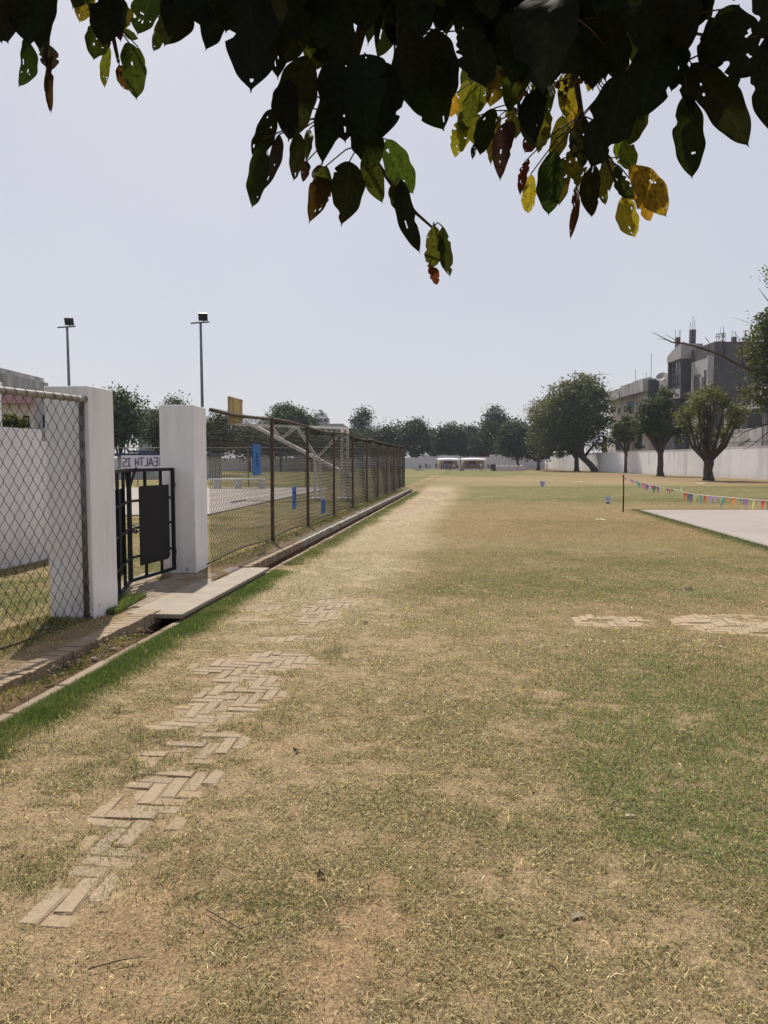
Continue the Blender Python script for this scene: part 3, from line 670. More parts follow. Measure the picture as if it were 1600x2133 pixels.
# the second leaf swings from the left pillar and meets the first in the middle
v = (Vector((hp.x, hp.y, 0)) - mid).normalized()
gb, ptB, LB = gate_leaf(mid + v * .055, (hp.x + .0, hp.y, 0), 'black steel gate leaf mostly hidden behind the left white pillar', 0)
m_steel = mat('worn_steel', (.26, .24, .21), (.14, .12, .10), 20, .4, .1, metal=.7)
p = thing('padlock', ptA(-.01, .78), 'small steel padlock hanging where the two black gate leaves meet', 'padlock')
b = MB(); b.box(ptA(.0, .745, .045), (.05, .024, .062), 0, None, .006); b.build('lock_body', m_steel, p)
b = MB(); b.tube([ptA(0, .765, .045) + Vector((.016 * math.cos(a), 0, .016 + .026 * math.sin(a))) for a in np.linspace(0, math.pi, 9)], .0045, 6); b.build('shackle', m_steel, p)
p2 = thing('gate_bolt', ptA(-.03, .70), 'black sliding bolt across the meeting stiles of the gate', 'bolt')
b = MB(); b.bar(ptA(-.14, .72, .035), ptA(.15, .72, .035), .018, .018, 0, (0, 0, 1), .004); b.build('rod', m_black, p2)
for u_ in (-.07, .08): b = MB(); b.box(ptA(u_, .72, .032), (.03, .02, .05), 0, None, .003); b.build('keeper', m_black, p2)

# ---------------------------------------------------------------- blue numbered boards on the fence
m_blue = mat('blue_board', (.032, .155, .44), (.025, .125, .37), 5, .6, .1); m_ink = mat('black_ink', (.012, .012, .02), None, 5, .6, 0)
def board(s0, s1, z0, z1, label, mark):
    t0 = .03; c = ST((s0 + s1) / 2, t0, z0); o = thing('numbered_board', c, label, 'board')
    b = MB(); b.box(ST((s0 + s1) / 2, t0, (z0 + z1) / 2), (.012, s1 - s0, z1 - z0), 0, (N_, D_, Vector((0, 0, 1))), .002); b.build('board', m_blue, o)
    b = MB(); mark(b, lambda u, v: ST(s0 + u * (s1 - s0), t0 + .0085, z0 + v * (z1 - z0)), s1 - s0, z1 - z0); b.build('lettering', m_ink, o)
def stroke(b, f, pts, w_):
    for a, c in zip(pts[:-1], pts[1:]):
        b.bar(f(*a), f(*c), .003, w_, 0, N_.cross(f(*c) - f(*a)) , 0)
def solve_s(px, t=.03):
    # s where the fence projects to column px (horizon depth approximation is exact for x/y_cam small pitch)
    lo, hi = 5, 60
    for _ in range(60):
        m_ = (lo + hi) / 2; q = ST(m_, t); r = CX + F * q.x / (q.y * math.cos(PITCH) + .3 * math.sin(PITCH))
        if r < px: lo = m_
        else: hi = m_
    return lo
for (pa, pb, ya, yb, lab, mk) in ((527, 543, 925, 990, 'large bright blue board with a black figure 1, highest on the fence', lambda b, f, w_, h_: b.box(f(.5, .5), (.003, .05, h_ * .42), 0, (N_, D_, Vector((0, 0, 1))))),
    (609, 616.5, 1014, 1060, 'narrow blue board with a black figure 2, in the middle of the three', lambda b, f, w_, h_: stroke(b, f, [(.2, .68), (.4, .8), (.7, .74), (.72, .6), (.25, .3), (.8, .3)], .035)),
    (669, 677.5, 1040, 1069, 'small blue board with a black figure 0, lowest on the fence', lambda b, f, w_, h_: stroke(b, f, [(.5 + .26 * math.cos(a), .5 + .36 * math.sin(a)) for a in np.linspace(0, 2 * math.pi, 13)], .03))):
    sa, sb = solve_s(pa), solve_s(pb); ym = ST((sa + sb) / 2, 0).y
    board(sa, sb, P(0, yb, ym).z, P(0, ya, ym).z, lab, mk)

# ---------------------------------------------------------------- basketball hoop stand, bench, floodlights
m_wst = mat('white_painted_steel', (.78, .76, .75), (.52, .50, .48), 7, .6, .1); m_ply = mat('plywood', (.46, .33, .20), (.36, .25, .15), 5, .8, .1, stretch=(1, 6, 1))
m_yel = mat('faded_yellow', (.46, .36, .11), (.38, .28, .09), 5, .7, 0)
S0 = 29.35
def HS(t, z, ds=0): return ST(S0 + ds, t, z)
tp = toST(*G(718, 1045))[1]; tq = toST(*G(661, 1045))[1]; tb = tp - 4.25
hoop = thing('basketball_hoop', HS(tp, .05), 'white lattice basketball stand with long cantilever arm and brown backboard', 'basketball hoop')
for nm, tt, zt in (('post', tp, 2.78), ('post', tq, 1.65)):
    b = MB()
    for ds in (-.16, .16):
        for dt in (-.11, .11):
            b.bar(HS(tt + dt, -.05, ds), HS(tt + dt, zt, ds), .05, .05)
    z = .25; k = 0
    while z < zt - .3:
        for ds in (-.16, .16): b.bar(HS(tt - .11, z, ds), HS(tt + .11, z + .18, ds), .025, .025)
        for dt in (-.11, .11): b.bar(HS(tt + dt, z + .18, -.16), HS(tt + dt, z, .16), .025, .025)
        z += .3
    b.box(HS(tt, .12), (.5, .55, .06), 0, (N_, D_, Vector((0, 0, 1)))); b.build(nm, m_wst, hoop)
b = MB()
Zt = P(0, 889, S0).z
for ds in (-.3, .3):
    b.bar(HS(tp + .1, Zt - .05, ds), HS(tb + .05, Zt + .1, ds), .06, .07)
b.build('upper_arm', m_wst, hoop)
zl0, zl1 = P(0, 990, S0).z, P(0, 878, S0).z
b = MB()
b.bar(HS(tp + .25, zl0 - .05), HS(tb + .45, zl1), .30, .12); b.build('lower_arm', m_wst, hoop)
b = MB(); nb = 6
low = lambda f: HS(tp + .1 + (tb + .45 - tp - .1) * f, zl0 + (zl1 - zl0) * f + .05); upp = lambda f: HS(tp + .1 + (tb + .45 - tp - .1) * f, Zt - .05 + .13 * f)
for f0, f1 in ((.02, .33), (.62, .33), (.62, .50)):
    pass
for (f0, f1) in ((.30, .02), (.30, .50), (.66, .50), (.66, .76)):
    for ds in (-.22, .22): b.bar(low(f0) + D_ * ds, upp(f1) + D_ * ds, .035, .035)
b.build('bracing', m_wst, hoop)
b = MB(); b.box(HS(tb, 3.42), (.03, 1.8, 1.05), 0, (N_, D_, Vector((0, 0, 1))), .004); bd = b.build('backboard', m_ply, hoop)
b = MB()
for s_ in (-.74, .74, -.02): b.box(HS(tb + .032, 3.42, s_), (.03, .11 if s_ != -.02 else .62, 1.0), 1 if abs(s_) < .1 else 0, (N_, D_, Vector((0, 0, 1))))
b.box(HS(tb + .03, 3.93), (.035, 1.8, .05), 0, (N_, D_, Vector((0, 0, 1)))); b.build('backing_frame', [m_ply, m_yel], bd)
b = MB(); b.tube([HS(tb - .2 - .225 + .225 * math.cos(a), 3.05, .225 * math.sin(a)) for a in np.linspace(0, 2 * math.pi, 17)], .01, 5); b.bar(HS(tb - .01, 3.05), HS(tb - .2, 3.05), .12, .03)
b.build('rim', m_rust, hoop)

bx0, by0 = G(427, 1020.5, .1); bx1, _ = G(541, 1020.5, .1); by0 = 40.3
m_wpaint = mat('white_painted_concrete', (.74, .73, .72), (.62, .60, .58), 5, .8, .15)
bench = thing('bench', ((bx0 + bx1) / 2, by0, .08), 'long white concrete bench at the back of the sports court', 'bench')
b = MB(); b.aab(bx0 - .2, bx1, by0 - .25, by0 + .25, .53, .62, bev=.01); b.build('seat', m_wpaint, bench)
for xx in (bx0 + .25, (bx0 + bx1) / 2 - .05, bx1 - .18):
    b = MB(); b.aab(xx - .14, xx + .14, by0 - .2, by0 + .2, .05, .53, bev=.01); b.build('leg', m_wpaint, bench)

m_pole = mat('grey_pole_paint', (.16, .165, .20), (.10, .105, .13), 6, .5, .05, metal=.2); m_lamp = mat('lamp_housing', (.035, .04, .055), (.025, .028, .04), 6, .4, .05); m_glass = mat('lamp_glass', (.025, .03, .04), None, 5, .6, 0, spec=.2)
for (px, py, D, lab, tl) in ((140, 681, 26, 'thin floodlight pole with one lamp behind the left gate pillar', .35), (418, 672, 25, 'thin floodlight pole with one lamp behind the right gate pillar', .05)):
    tpnt = P(px, py, D); X, Y, Z = tpnt
    xb = X + .03
    f = thing('floodlight_pole', (xb, Y, .05), lab, 'floodlight')
    b = MB(); b.tube([(xb, Y, .0), (xb - .015, Y, Z * .5), (X, Y, Z)], [.058, .05, .04], 10); b.build('pole', m_pole, f, True)
    b = MB(); b.bar((X - .32, Y, Z - .02), (X + .28, Y, Z + .02), .03, .04); b.build('crossarm', m_lamp, f)
    h = MB(); u = Vector((1, .15, 0)).normalized(); v_ = Vector((-tl * .6, -.45, .85)).normalized(); n_ = u.cross(v_).normalized(); v_ = n_.cross(u)
    c = Vector((X + .09, Y - .05, Z + .17)); h.box(c, (.29, .25, .06), 0, (u, v_, n_), .01)
    for k in range(6): h.box(c + u * (-.11 + k * .045) - n_ * .045, (.008, .22, .035), 0, (u, v_, n_))
    ho = h.build('lamp_head', m_lamp, f)
    g = MB(); g.box(c + n_ * .032, (.25, .21, .006), 0, (u, v_, n_)); g.box(c - n_ * .066, (.10, .08, .01), 0, (u, v_, n_)); g.build('lamp_glass', m_glass, ho)
    b = MB(); b.bar((X + .09, Y, Z + .02), tuple(c), .03, .02); b.build('bracket', m_lamp, f)

# ================================================================ LEFT SIDE: walls, banner, buildings
m_wall = white_wash('boundary_wall_paint', (.84, .82, .85), (.50, .47, .44), .5, streak=1.6, sdark=.45)
def wall_run(name, pts, z1, label, cat='wall', th=.23, m=None, z0=-.15, cope=True):
    o0 = Vector((pts[0][0], pts[0][1], 0)); o = thing(name, o0, label, cat)
    b = MB(); cp = MB()
    for a, c in zip(pts[:-1], pts[1:]):
        za = a[2] if len(a) > 2 else z1; ln = Vector((c[0] - a[0], c[1] - a[1], 0)); u = ln.normalized(); nn = Vector((u.y, -u.x, 0))
        mid = Vector(((a[0] + c[0]) / 2, (a[1] + c[1]) / 2, (z0 + za) / 2))
        b.box(mid, (ln.length - .01, th, za - z0), 0, (u, nn, Vector((0, 0, 1))))
        cp.box(Vector((mid.x, mid.y, za + .02)), (ln.length - .004, th + .05, .04), 0, (u, nn, Vector((0, 0, 1))))
    b.build('wall_face', m or m_wall, o)
    if cope: cp.build('coping', m or m_wall, o)
    return o
wl0 = G(0, 1195); wl1 = G(105, 1170); dv = Vector((wl1[0] - wl0[0], wl1[1] - wl0[1], 0)).normalized()
q = lambda k: (wl0[0] + dv.x * k, wl0[1] + dv.y * k)
zt1 = P(40, 893, q(.6)[1]).z; zt2 = P(90, 920, q(1.1)[1]).z
wall_run('compound_wall', [(*q(-9), zt1), (*q(.95), zt2), (*q(2.1), zt2)], zt1, 'white compound wall stepping down in height behind the near chain link fence', cope=False)
# mirrored banner on the back fence (painted letters, seen from behind)
ban = thing('cloth_banner', P(290, 968, 42.9), 'white cloth banner with dark blue handwritten capitals seen in reverse through the gateway', 'banner')
m_cloth = mat('thin_white_cloth', (.62, .61, .66), (.54, .53, .58), 3, .9, .2, 10); m_bluei = mat('dark_blue_paint', (.02, .025, .10), None, 5, .7, 0)
B_ = lambda px, py, d=42.95: P(px, py, d)
b = MB(); nn = 24; vs = []
for k in range(nn + 1):
    px = 252.5 + k * (395 - 252.5) / nn
    for py in (948.5, 968, 975.5):
        p_ = B_(px, py, 43.0); p_.y += .03 * math.sin(k * 1.3); vs.append(p_)
b.add(vs, [(3 * k + j, 3 * k + 3 + j, 3 * k + 4 + j, 3 * k + 1 + j) for k in range(nn) for j in (0, 1)]); b.build('cloth', m_cloth, ban, True)
b = MB()
def L2(*pts):
    for a, c in zip(pts[:-1], pts[1:]): b.bar(B_(*a), B_(*c), .012, .045, 0, Vector((0, 1, 0)).cross(B_(*c) - B_(*a)))
L2((255, 955), (263, 955), (263, 962), (256, 964), (256, 971), (263, 971)); L2((265, 955), (272, 955)); L2((268.5, 955), (268.5, 971)); L2((264, 971), (273, 971))
L2((282, 955), (282, 971)); L2((288, 954), (288, 970)); L2((282, 964), (288, 963)); L2((290, 954), (300, 953)); L2((294.5, 954), (295, 970)); L2((307, 953), (307, 970), (301, 970.5))
L2((310, 970), (314, 953), (319, 970)); L2((312, 965), (317.5, 965)); L2((328, 952), (328, 970)); L2((328, 953), (320, 953)); L2((328, 961), (321.5, 961)); L2((328, 970), (320, 970.5)); L2((333, 953), (333, 970)); L2((340, 953), (340, 970)); L2((333, 961), (340, 961))
b.build('lettering', m_bluei, ban)

m_pink = mat('pink_render', (.42, .27, .29), (.34, .21, .23), 3, .9, .1); m_cream = mat('cream_render', (.60, .54, .48), (.50, .44, .39), 1.5, .9, .15, 20)
m_grey = mat('grey_cement', (.098, .096, .106), (.055, .054, .062), .7, .95, .3, 10, detail=9, bdist=.03); m_lgrey = mat('light_cement', (.40, .38, .38), (.24, .23, .235), .8, .95, .2, 12, detail=9)
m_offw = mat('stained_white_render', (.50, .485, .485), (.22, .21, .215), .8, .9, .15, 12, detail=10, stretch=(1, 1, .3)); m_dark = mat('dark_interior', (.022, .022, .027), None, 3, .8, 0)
m_palegreen = mat('pale_green_render', (.42, .47, .44), (.34, .38, .36), .7, .9, .1); m_winframe = mat('window_frame_paint', (.30, .30, .30), None, 6, .6, 0)
m_winglass = mat('dusty_glass', (.045, .055, .075), (.025, .03, .04), .8, .12, 0, spec=.6); m_teal = mat('teal_shutter', (.10, .30, .29), (.07, .23, .22), 3, .6, .05)
def window(parent, fn, w_, h_, frame=m_winframe, pane=m_winglass, bars=2, rows=1):
    """fn(u, v, o) -> point; u,v in metres in the wall plane, o outwards"""
    b = MB(); X = (fn(1, 0, 0) - fn(0, 0, 0)).normalized(); Yv = (fn(0, 1, 0) - fn(0, 0, 0)).normalized(); O = (fn(0, 0, 1) - fn(0, 0, 0)).normalized(); t = .06
    ax = (X, Yv, O)
    for v in (0, h_): b.box(fn(w_ / 2, v, .0), (w_ + t, t, .12), 0, ax)
    for k in range(bars + 1): b.box(fn(w_ * k / bars, h_ / 2, -.003), (t, h_ - t, .11), 0, ax)
    for k in range(1, rows): b.box(fn(w_ / 2, h_ * k / rows, -.006), (w_, t * .7, .10), 0, ax)
    o = b.build('window', frame, parent)
    b = MB(); b.box(fn(w_ / 2, h_ / 2, -.03), (w_ - .02, h_ - .02, .02), 0, ax); b.build('pane', pane, o)
# pink house just beyond the compound wall
hY = 22.0; hp_ = lambda px, py: P(px, py, hY)
x0, x1 = hp_(-220, 900).x, hp_(73, 900).x
h = thing('pink_house', (x1, hY, 0), 'flat roofed house with pink parapet seen through the near chain link fence', 'house')
b = MB(); b.aab(x0, x1, hY, hY + 6, -.1, hp_(0, 841).z); b.build('wall', m_cream, h)
b = MB(); b.aab(x0 - .05, x1 + .1, hY - .25, hY + 6.1, hp_(0, 841).z, hp_(0, 817).z); b.build('parapet', m_pink, h)
b = MB(); b.aab(x0, x1 + .1, hY - .18, hY + 5.5, hp_(0, 817).z, hp_(0, 809).z); b.build('roof', m_lgrey, h)
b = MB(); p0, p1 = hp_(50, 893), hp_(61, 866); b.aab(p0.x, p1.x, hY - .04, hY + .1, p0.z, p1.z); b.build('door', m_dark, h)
b = MB(); p0, p1 = hp_(-60, 893), hp_(-10, 866); b.aab(p0.x, p1.x, hY - .04, hY + .1, p0.z, p1.z); b.build('window', m_winglass, h)
cY = 16.0
h = thing('concrete_stair_tower', (P(90, 930, cY).x, cY, 0), 'rough grey concrete block with dark slot behind the compound wall', 'building')
b = MB(); b.aab(P(72, 900, cY).x, P(112, 900, cY).x, cY, cY + 1.4, -.1, P(0, 822, cY).z, 0); b.aab(P(76, 900, cY).x, P(112, 900, cY).x, cY - .5, cY - .002, P(0, 926, cY).z, P(0, 893, cY).z); b.build('wall', m_lgrey, h)
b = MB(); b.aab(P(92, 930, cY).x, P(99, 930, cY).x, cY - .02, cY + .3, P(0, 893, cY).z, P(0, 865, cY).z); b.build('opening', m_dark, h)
cY = 70
h = thing('white_block', (P(-40, 900, cY).x, cY, 0), 'tall white building stepping up at the left edge of the view', 'building')
b = MB(); b.aab(P(-150, 930, cY).x, P(5, 930, cY).x, cY, cY + 9, -.1, P(0, 766, cY).z); b.build('wall', m_offw, h)
b = MB(); b.aab(P(5, 930, cY).x + .01, P(15, 930, cY).x, cY + .3, cY + 9, -.1, P(0, 777, cY).z); b.build('wing', m_offw, h)
cY = 12.6
h = thing('white_gatepost', (P(2, 900, cY).x, cY, 0), 'white plastered post rising above the compound wall at the left edge', 'post')
b = MB(); b.aab(P(-18, 930, cY).x, P(1.5, 930, cY).x, cY, cY + .08, -.1, P(0, 806, cY).z, bev=.01); b.aab(P(-22, 930, cY).x, P(2.5, 930, cY).x, cY - .03, cY + .11, P(0, 806, cY).z, P(0, 806, cY).z + .08, bev=.01); o = b.build('plaster_shaft', m_wall, h)
# pale green block seen through the gateway
cY = 84; g_ = lambda px, py: P(px, py, cY)
h = thing('pale_green_house', (g_(310, 950).x, cY, 0), 'pale green two storey house between the gate pillars, half hidden by trees', 'house')
b = MB(); b.aab(g_(288, 930).x, g_(352, 930).x, cY, cY + 9, -.1, g_(0, 864).z); b.build('wall', m_palegreen, h)
b = MB(); b.aab(g_(293, 930).x, g_(352, 930).x, cY - .7, cY + 9, g_(0, 865).z, g_(0, 853).z); b.build('parapet', m_offw, h)
window(h, lambda u, v, o: g_(290, 881) + Vector((u, -.04 - o, v)), .7, .5); window(h, lambda u, v, o: g_(312, 905) + Vector((u, -.04 - o, v)), .9, .7)
b = MB(); b.aab(g_(282, 930).x, g_(352, 930).x, cY - 2.5, cY - .01, g_(0, 943).z, g_(0, 939).z); b.build('awning', mat('blue_sheet', (.04, .07, .20), None, 4, .6, 0), h)
# dark blue roofed shed behind banner
cY = 62
h = thing('blue_roof_shed', (P(300, 950, cY).x, cY, 0), 'low shed with dark blue roof behind the reversed banner', 'shed')
b = MB(); b.aab(P(245, 930, cY).x, P(440, 930, cY).x, cY, cY + 4, -.05, P(0, 950, cY).z); b.build('wall', m_offw, h)
b = MB(); b.aab(P(240, 930, cY).x, P(444, 930, cY).x, cY - .5, cY + 4.3, P(0, 950, cY).z, P(0, 944, cY).z); b.build('roof', mat('blue_roof_sheet', (.025, .04, .11), None, 4, .5, 0), h)

# far centre buildings
cY = 152; g_ = lambda px, py: P(px, py, cY)
h = thing('long_school_block', (g_(680, 950).x, cY, 0), 'long low grey white building with flat roof and a stair tower beyond the hoop', 'building')
b = MB(); b.aab(g_(612, 930).x, g_(712, 930).x, cY, cY + 12, -.1, g_(0, 889).z); b.aab(g_(712, 930).x + .02, g_(731, 930).x, cY - 1, cY + 11, -.1, g_(0, 893).z); b.build('wall', m_offw, h)
b = MB(); b.aab(g_(606, 930).x, g_(716, 930).x, cY - .8, cY + 12.3, g_(0, 889).z, g_(0, 883).z); b.build('roof', m_lgrey, h)
b = MB(); b.aab(g_(650, 930).x, g_(682, 930).x, cY + 2, cY + 7, g_(0, 883).z, g_(0, 868).z); b.build('stair_tower', m_offw, h)
for px in (655, 663, 674):
    window(h, lambda u, v, o, px=px: g_(px, 878) + Vector((u, 1.96 - o, v)), .7, .65, bars=1)
for px in range(628, 708, 13):
    window(h, lambda u, v, o, px=px: g_(px, 901) + Vector((u, -.04 - o, v)), .8, .75, bars=1)
sp = thing('solar_panel_array', g_(668, 868) + Vector((0, 4, 0)), 'tilted dark solar panels on a frame above the grey roof tower', 'solar panels')
b = MB()
def quadslab(pts, th=.12):
    v = [Vector(p_) for p_ in pts]; v2 = [p_ + Vector((0, 0, -th)) for p_ in v]; b.add(v + v2, [(0, 1, 2, 3), (7, 6, 5, 4), (0, 4, 5, 1), (1, 5, 6, 2), (2, 6, 7, 3), (3, 7, 4, 0)])
m_solar = mat('solar_cell', (.03, .035, .06), (.02, .022, .04), 2, .7, 0, spec=.1)
quadslab([P(655, 866.5, cY + 3), P(681, 867, cY + 3), P(678, 860, cY + 6), P(655, 860, cY + 6)]); quadslab([P(668, 860, cY + 4), P(675, 860, cY + 4), P(671, 853, cY + 5.5), P(664, 853, cY + 5.5)]); b.build('panel', m_solar, sp)
b = MB()
for px in (655, 664, 673, 681):
    b.tube([P(px, 869, cY + 4), P(px, 860, cY + 4)], .05, 4)
b.tube([P(648, 855, cY + 4), P(672, 856.5, cY + 4)], .05, 4); b.tube([P(650, 855, cY + 4), P(655, 862, cY + 4)], .04, 4); b.build('support_frame', m_greyp, sp)
h = thing('temple_dome', P(556, 885, 185), 'pale rounded dome with pointed finial above the trees by the hoop', 'dome')
b = MB(); c = P(556, 877, 185); b.sphere(c, 1.55, 16, 0, None, (1, 1, .8)); b.aab(c.x - 1.7, c.x + 1.7, 183.3, 186.7, 0, c.z); b.build('dome_shell', m_offw, h, True)
b = MB(); b.tube([P(556, 868, 185), P(556, 865, 185), P(556, 862, 185), P(556, 858, 185)], [.35, .5, .25, .04], 8); b.build('finial', m_offw, h, True)
b = MB(); 

# ================================================================ BOUNDARY WALLS
XW = 31.3
wall_run('boundary_wall', [(XW, 30, 2.78), (XW + .05, 62, 2.74), (XW - .1, 76.5, 2.70), (XW + .1, 90, 2.72), (XW - .05, 104, 2.70), (XW + .15, 117, 2.66), (XW - .1, 127, 2.9), (XW + .3, 150, 2.7)], 2.7, 'long white boundary wall with grey streaks along the right side of the field')
m_wall2 = white_wash('far_wall_paint', (.60, .59, .63), (.5, .5, .5), .3)
fy = 150
wall_run('boundary_wall', [(P(743, 950, fy).x, fy, 2.15), (P(872, 950, fy).x, fy, 2.35), (P(912, 950, fy).x, fy, 2.55), (P(958, 950, fy).x, fy, 2.3), (P(1020, 950, fy).x, fy, 2.75), (XW, fy, 2.2)], 2.3, 'pale grey white wall closing the far end of the field behind the canopies', m=m_wall2)
fy2 = 112
wall_run('boundary_wall', [(P(120, 950, fy2).x, fy2, 1.9), (P(430, 950, fy2).x, fy2, 1.9), (P(600, 950, fy2).x, fy2, 1.9), (P(742, 950, fy2).x, fy2 + 2, 1.7)], 1.9, 'white wall under dark trees beyond the sports court on the left', m=m_wall2)

# ================================================================ RIGHT BUILDINGS
XF = 36.0
def yz(px, py, X=XF): return FX(px, py, X)
# cream house
y0 = yz(1270, 900)[0]; y1 = yz(1353, 900)[0]; zt = yz(1270, 818)[1]; zb = yz(1270, 838)[1]
h = thing('cream_house', (XF, (y0 + y1) / 2, 0), 'cream two storey house with stained white parapets behind the boundary wall', 'house')
b = MB(); b.aab(XF, XF + 9, y1, y0, -.1, zb + .2); b.build('wall', m_cream, h)
b = MB()
yc = yz(1304, 870)[0]
b.aab(XF - 1.0, XF + 9, yc + .35, y0 + .5, zb, zt - .1); b.aab(XF - 1.0, XF + 9, y1 + 4.4, yc - .25, zb + .05, zt + .15); b.aab(XF - 1.02, XF + 8, y1, y1 + 4.38, zb + .05, zt + .25)
b.build('parapet', m_offw, h)
b = MB(); b.aab(XF - .3, XF + 6, y1 - .35, y1 - .01, zb - 3.2, zt + .05); b.build('end_wall', mat('dark_slate_render', (.085, .095, .125), (.055, .06, .08), 1, .9, .2), h)
for pa, pb, ya, yb, mt in ((1308, 1313.5, 838, 856, m_teal), (1314, 1320, 837, 855, m_teal), (1301, 1305, 846, 858, m_winglass), (1288, 1292, 850, 862, m_winglass), (1330, 1336, 838, 852, m_winglass)):
    ya_, z1_ = yz(pa, ya); yb_, z0_ = yz(pb, yb)
    window(h, lambda u, v, o, yb_=yb_, z0_=z0_: Vector((XF - .03 - o, yb_ + u, z0_ + v)), ya_ - yb_, z1_ - z0_, pane=mt)
for px in (1296, 1320, 1326):
    b = MB(); yy, _ = yz(px, 870); b.tube([(XF - .08, yy, 1), (XF - .08, yy, zb)], .05, 5); b.build('drainpipe', m_offw, h)
b = MB(); b.aab(XF - .9, XF, y1 + 1, y0 - 1, 6.6, 6.75); b.aab(XF - .95, XF - .85, y1 + 1, y0 - 1, 6.76, 7.5); b.build('balcony', m_offw, h)
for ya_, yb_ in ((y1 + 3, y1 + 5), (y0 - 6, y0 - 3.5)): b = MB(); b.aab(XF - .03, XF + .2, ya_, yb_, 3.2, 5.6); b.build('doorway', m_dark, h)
for px, hh in ((1324, 2.2), (1356, 3.6), (1346, 1.2)):
    b = MB(); yy, z_ = yz(px, 790); b.tube([(XF, yy, zt), (XF, yy, zt + hh)], .035, 4); b.build('aerial', m_greyp, h)
for px, py, r_, lab in ((1366, 788, .75, 'large pale satellite dish on the cream house parapet'), (1340, 795, .6, 'small dark satellite dish further along the cream house roof')):
    yy, z_ = yz(px, py); d = thing('satellite_dish', (XF + .8, yy, zt), lab, 'satellite dish')
    b = MB(); c = Vector((XF + .8, yy, z_ + .1)); ax_ = Vector((-.5, -.6, .6)).normalized(); u = ax_.cross(Vector((0, 0, 1))).normalized(); v = ax_.cross(u)
    vs = []
    for i in range(5):
        for j in range(14):
            rr_ = r_ * i / 4; a = j * 2 * math.pi / 14; vs.append(c + (u * math.cos(a) + v * math.sin(a)) * rr_ + ax_ * (.25 * (i / 4) ** 2 * r_))
    b.add(vs, [(i * 14 + j, i * 14 + (j + 1) % 14, (i + 1) * 14 + (j + 1) % 14, (i + 1) * 14 + j) for i in range(4) for j in range(14)]); b.build('dish', m_lgrey, d, True)
    b = MB(); b.tube([c, (c.x, c.y, zt)], .05, 5); b.tube([c + u * r_ * .8, c + ax_ * .7], .02, 4); b.build('mount', m_greyp, d)
# recessed infill house
X2 = 37.6; ya = yz(1353, 870)[0] - .4; yb = 96.2
h = thing('recessed_house', (X2, (ya + yb) / 2, 0), 'narrow set-back house with a pale parapet between cream house and grey tower', 'house')
b = MB(); b.aab(X2 + .4, X2 + 9, yb, ya, -.1, 11.6); b.build('wall', mat('shaded_render', (.26, .25, .27), (.20, .19, .21), 1, .9, .1), h)
b = MB(); b.aab(X2 - .6, X2 + 9, yb, ya, 10.9, 13.0); b.build('parapet', m_offw, h)
b = MB()
for k, hh in ((1.5, 3.5), (4.5, 2.6)): b.tube([(X2, yb + k, 13), (X2, yb + k, 13 + hh)], .04, 4)
b.tube([(X2, yb + 1.5, 16.2), (X2, yb + 4.5, 15)], .02, 4); b.tube([(X2, yb + 1.5, 15.2), (X2, yb + 4.5, 15.2)], .02, 4); b.build('aerial', m_greyp, h)
# grey unfinished tower block
h = thing('unfinished_block', (XF, 91, 0), 'tall unpainted grey cement block with bay of barred windows and bare columns on top', 'building')
b = MB(); b.aab(XF + .26, 56, 85.4, 91.79, -.1, 14.6); b.aab(XF + 1.6, 56, 91.8, 96.1, -.1, 14.6); b.aab(48, 58, 85.0, 95, 14.61, 16.6); b.build('wall', m_grey, h)
b = MB(); yA, yB = 91.8, 96.1
b.aab(XF, XF + 1.59, yA, yB, 0, 9.0); 
b.aab(XF - .9, XF + 1.59, yA, yB, 9.02, 10.4); b.aab(XF - .9, XF + 1.59, yA, yA + .5, 10.41, 13.6); b.aab(XF - .9, XF + 1.59, yB - .35, yB, 10.41, 13.6); b.aab(XF + .2, XF + 1.59, yA + .51, yB - .36, 10.41, 13.6)
bay = b.build('bay', m_grey, h)
b = MB(); n = 10; vs = []
for k in range(n + 1):
    y_ = yA - .05 + (yB - yA + .1) * k / n; ztp = 15.35 - 1.0 * (k / n) ** 1.6
    vs += [(XF - 1.0, y_, 13.61), (XF - 1.0, y_, ztp), (XF + 1.58, y_, 13.61), (XF + 1.58, y_, ztp)]
b.add(vs, [(4 * k, 4 * k + 4, 4 * k + 5, 4 * k + 1) for k in range(n)] + [(4 * k + 1, 4 * k + 5, 4 * k + 7, 4 * k + 3) for k in range(n)] + [(4 * k + 2, 4 * k + 3, 4 * k + 7, 4 * k + 6) for k in range(n)] + [(4 * k, 4 * k + 2, 4 * k + 6, 4 * k + 4) for k in range(n)] + [(0, 1, 3, 2), (4 * n, 4 * n + 2, 4 * n + 3, 4 * n + 1)])
b.build('parapet', m_lgrey, h)
b = MB(); b.aab(XF - 1.0, XF - .91, yA - .05, yB, 9.0, 10.1); b.build('balcony_front', m_lgrey, h)
window(h, lambda u, v, o: Vector((XF - .5 - o, yA + .52 + u, 10.45 + v)), 3.2, 3.1, bars=4, rows=4)
b = MB(); b.aab(XF, XF + .255, 85.42, 91.0, -.1, 13.0); b.build('white_front', m_offw, h)
b = MB(); b.aab(XF - .35, XF + .0, 85.42, 85.8, -.1, 13.1); b.aab(XF - .3, XF - .01, 87.3, 87.7, -.1, 11); b.build('pilaster', m_offw, h)
window(h, lambda u, v, o: Vector((XF - .03 - o, 88.3 + u, 9.4 + v)), 1.7, 2.0, bars=3, rows=2); window(h, lambda u, v, o: Vector((XF - .03 - o, 85.95 + u, 9.4 + v)), 1.2, 2.3, bars=2, rows=2)
b = MB(); b.aab(XF - .02, XF + .3, 85.9, 87.2, 3.2, 8.6); b.build('doorway', mat('brown_door', (.10, .085, .075), None, 4, .7, 0), h)
b = MB()
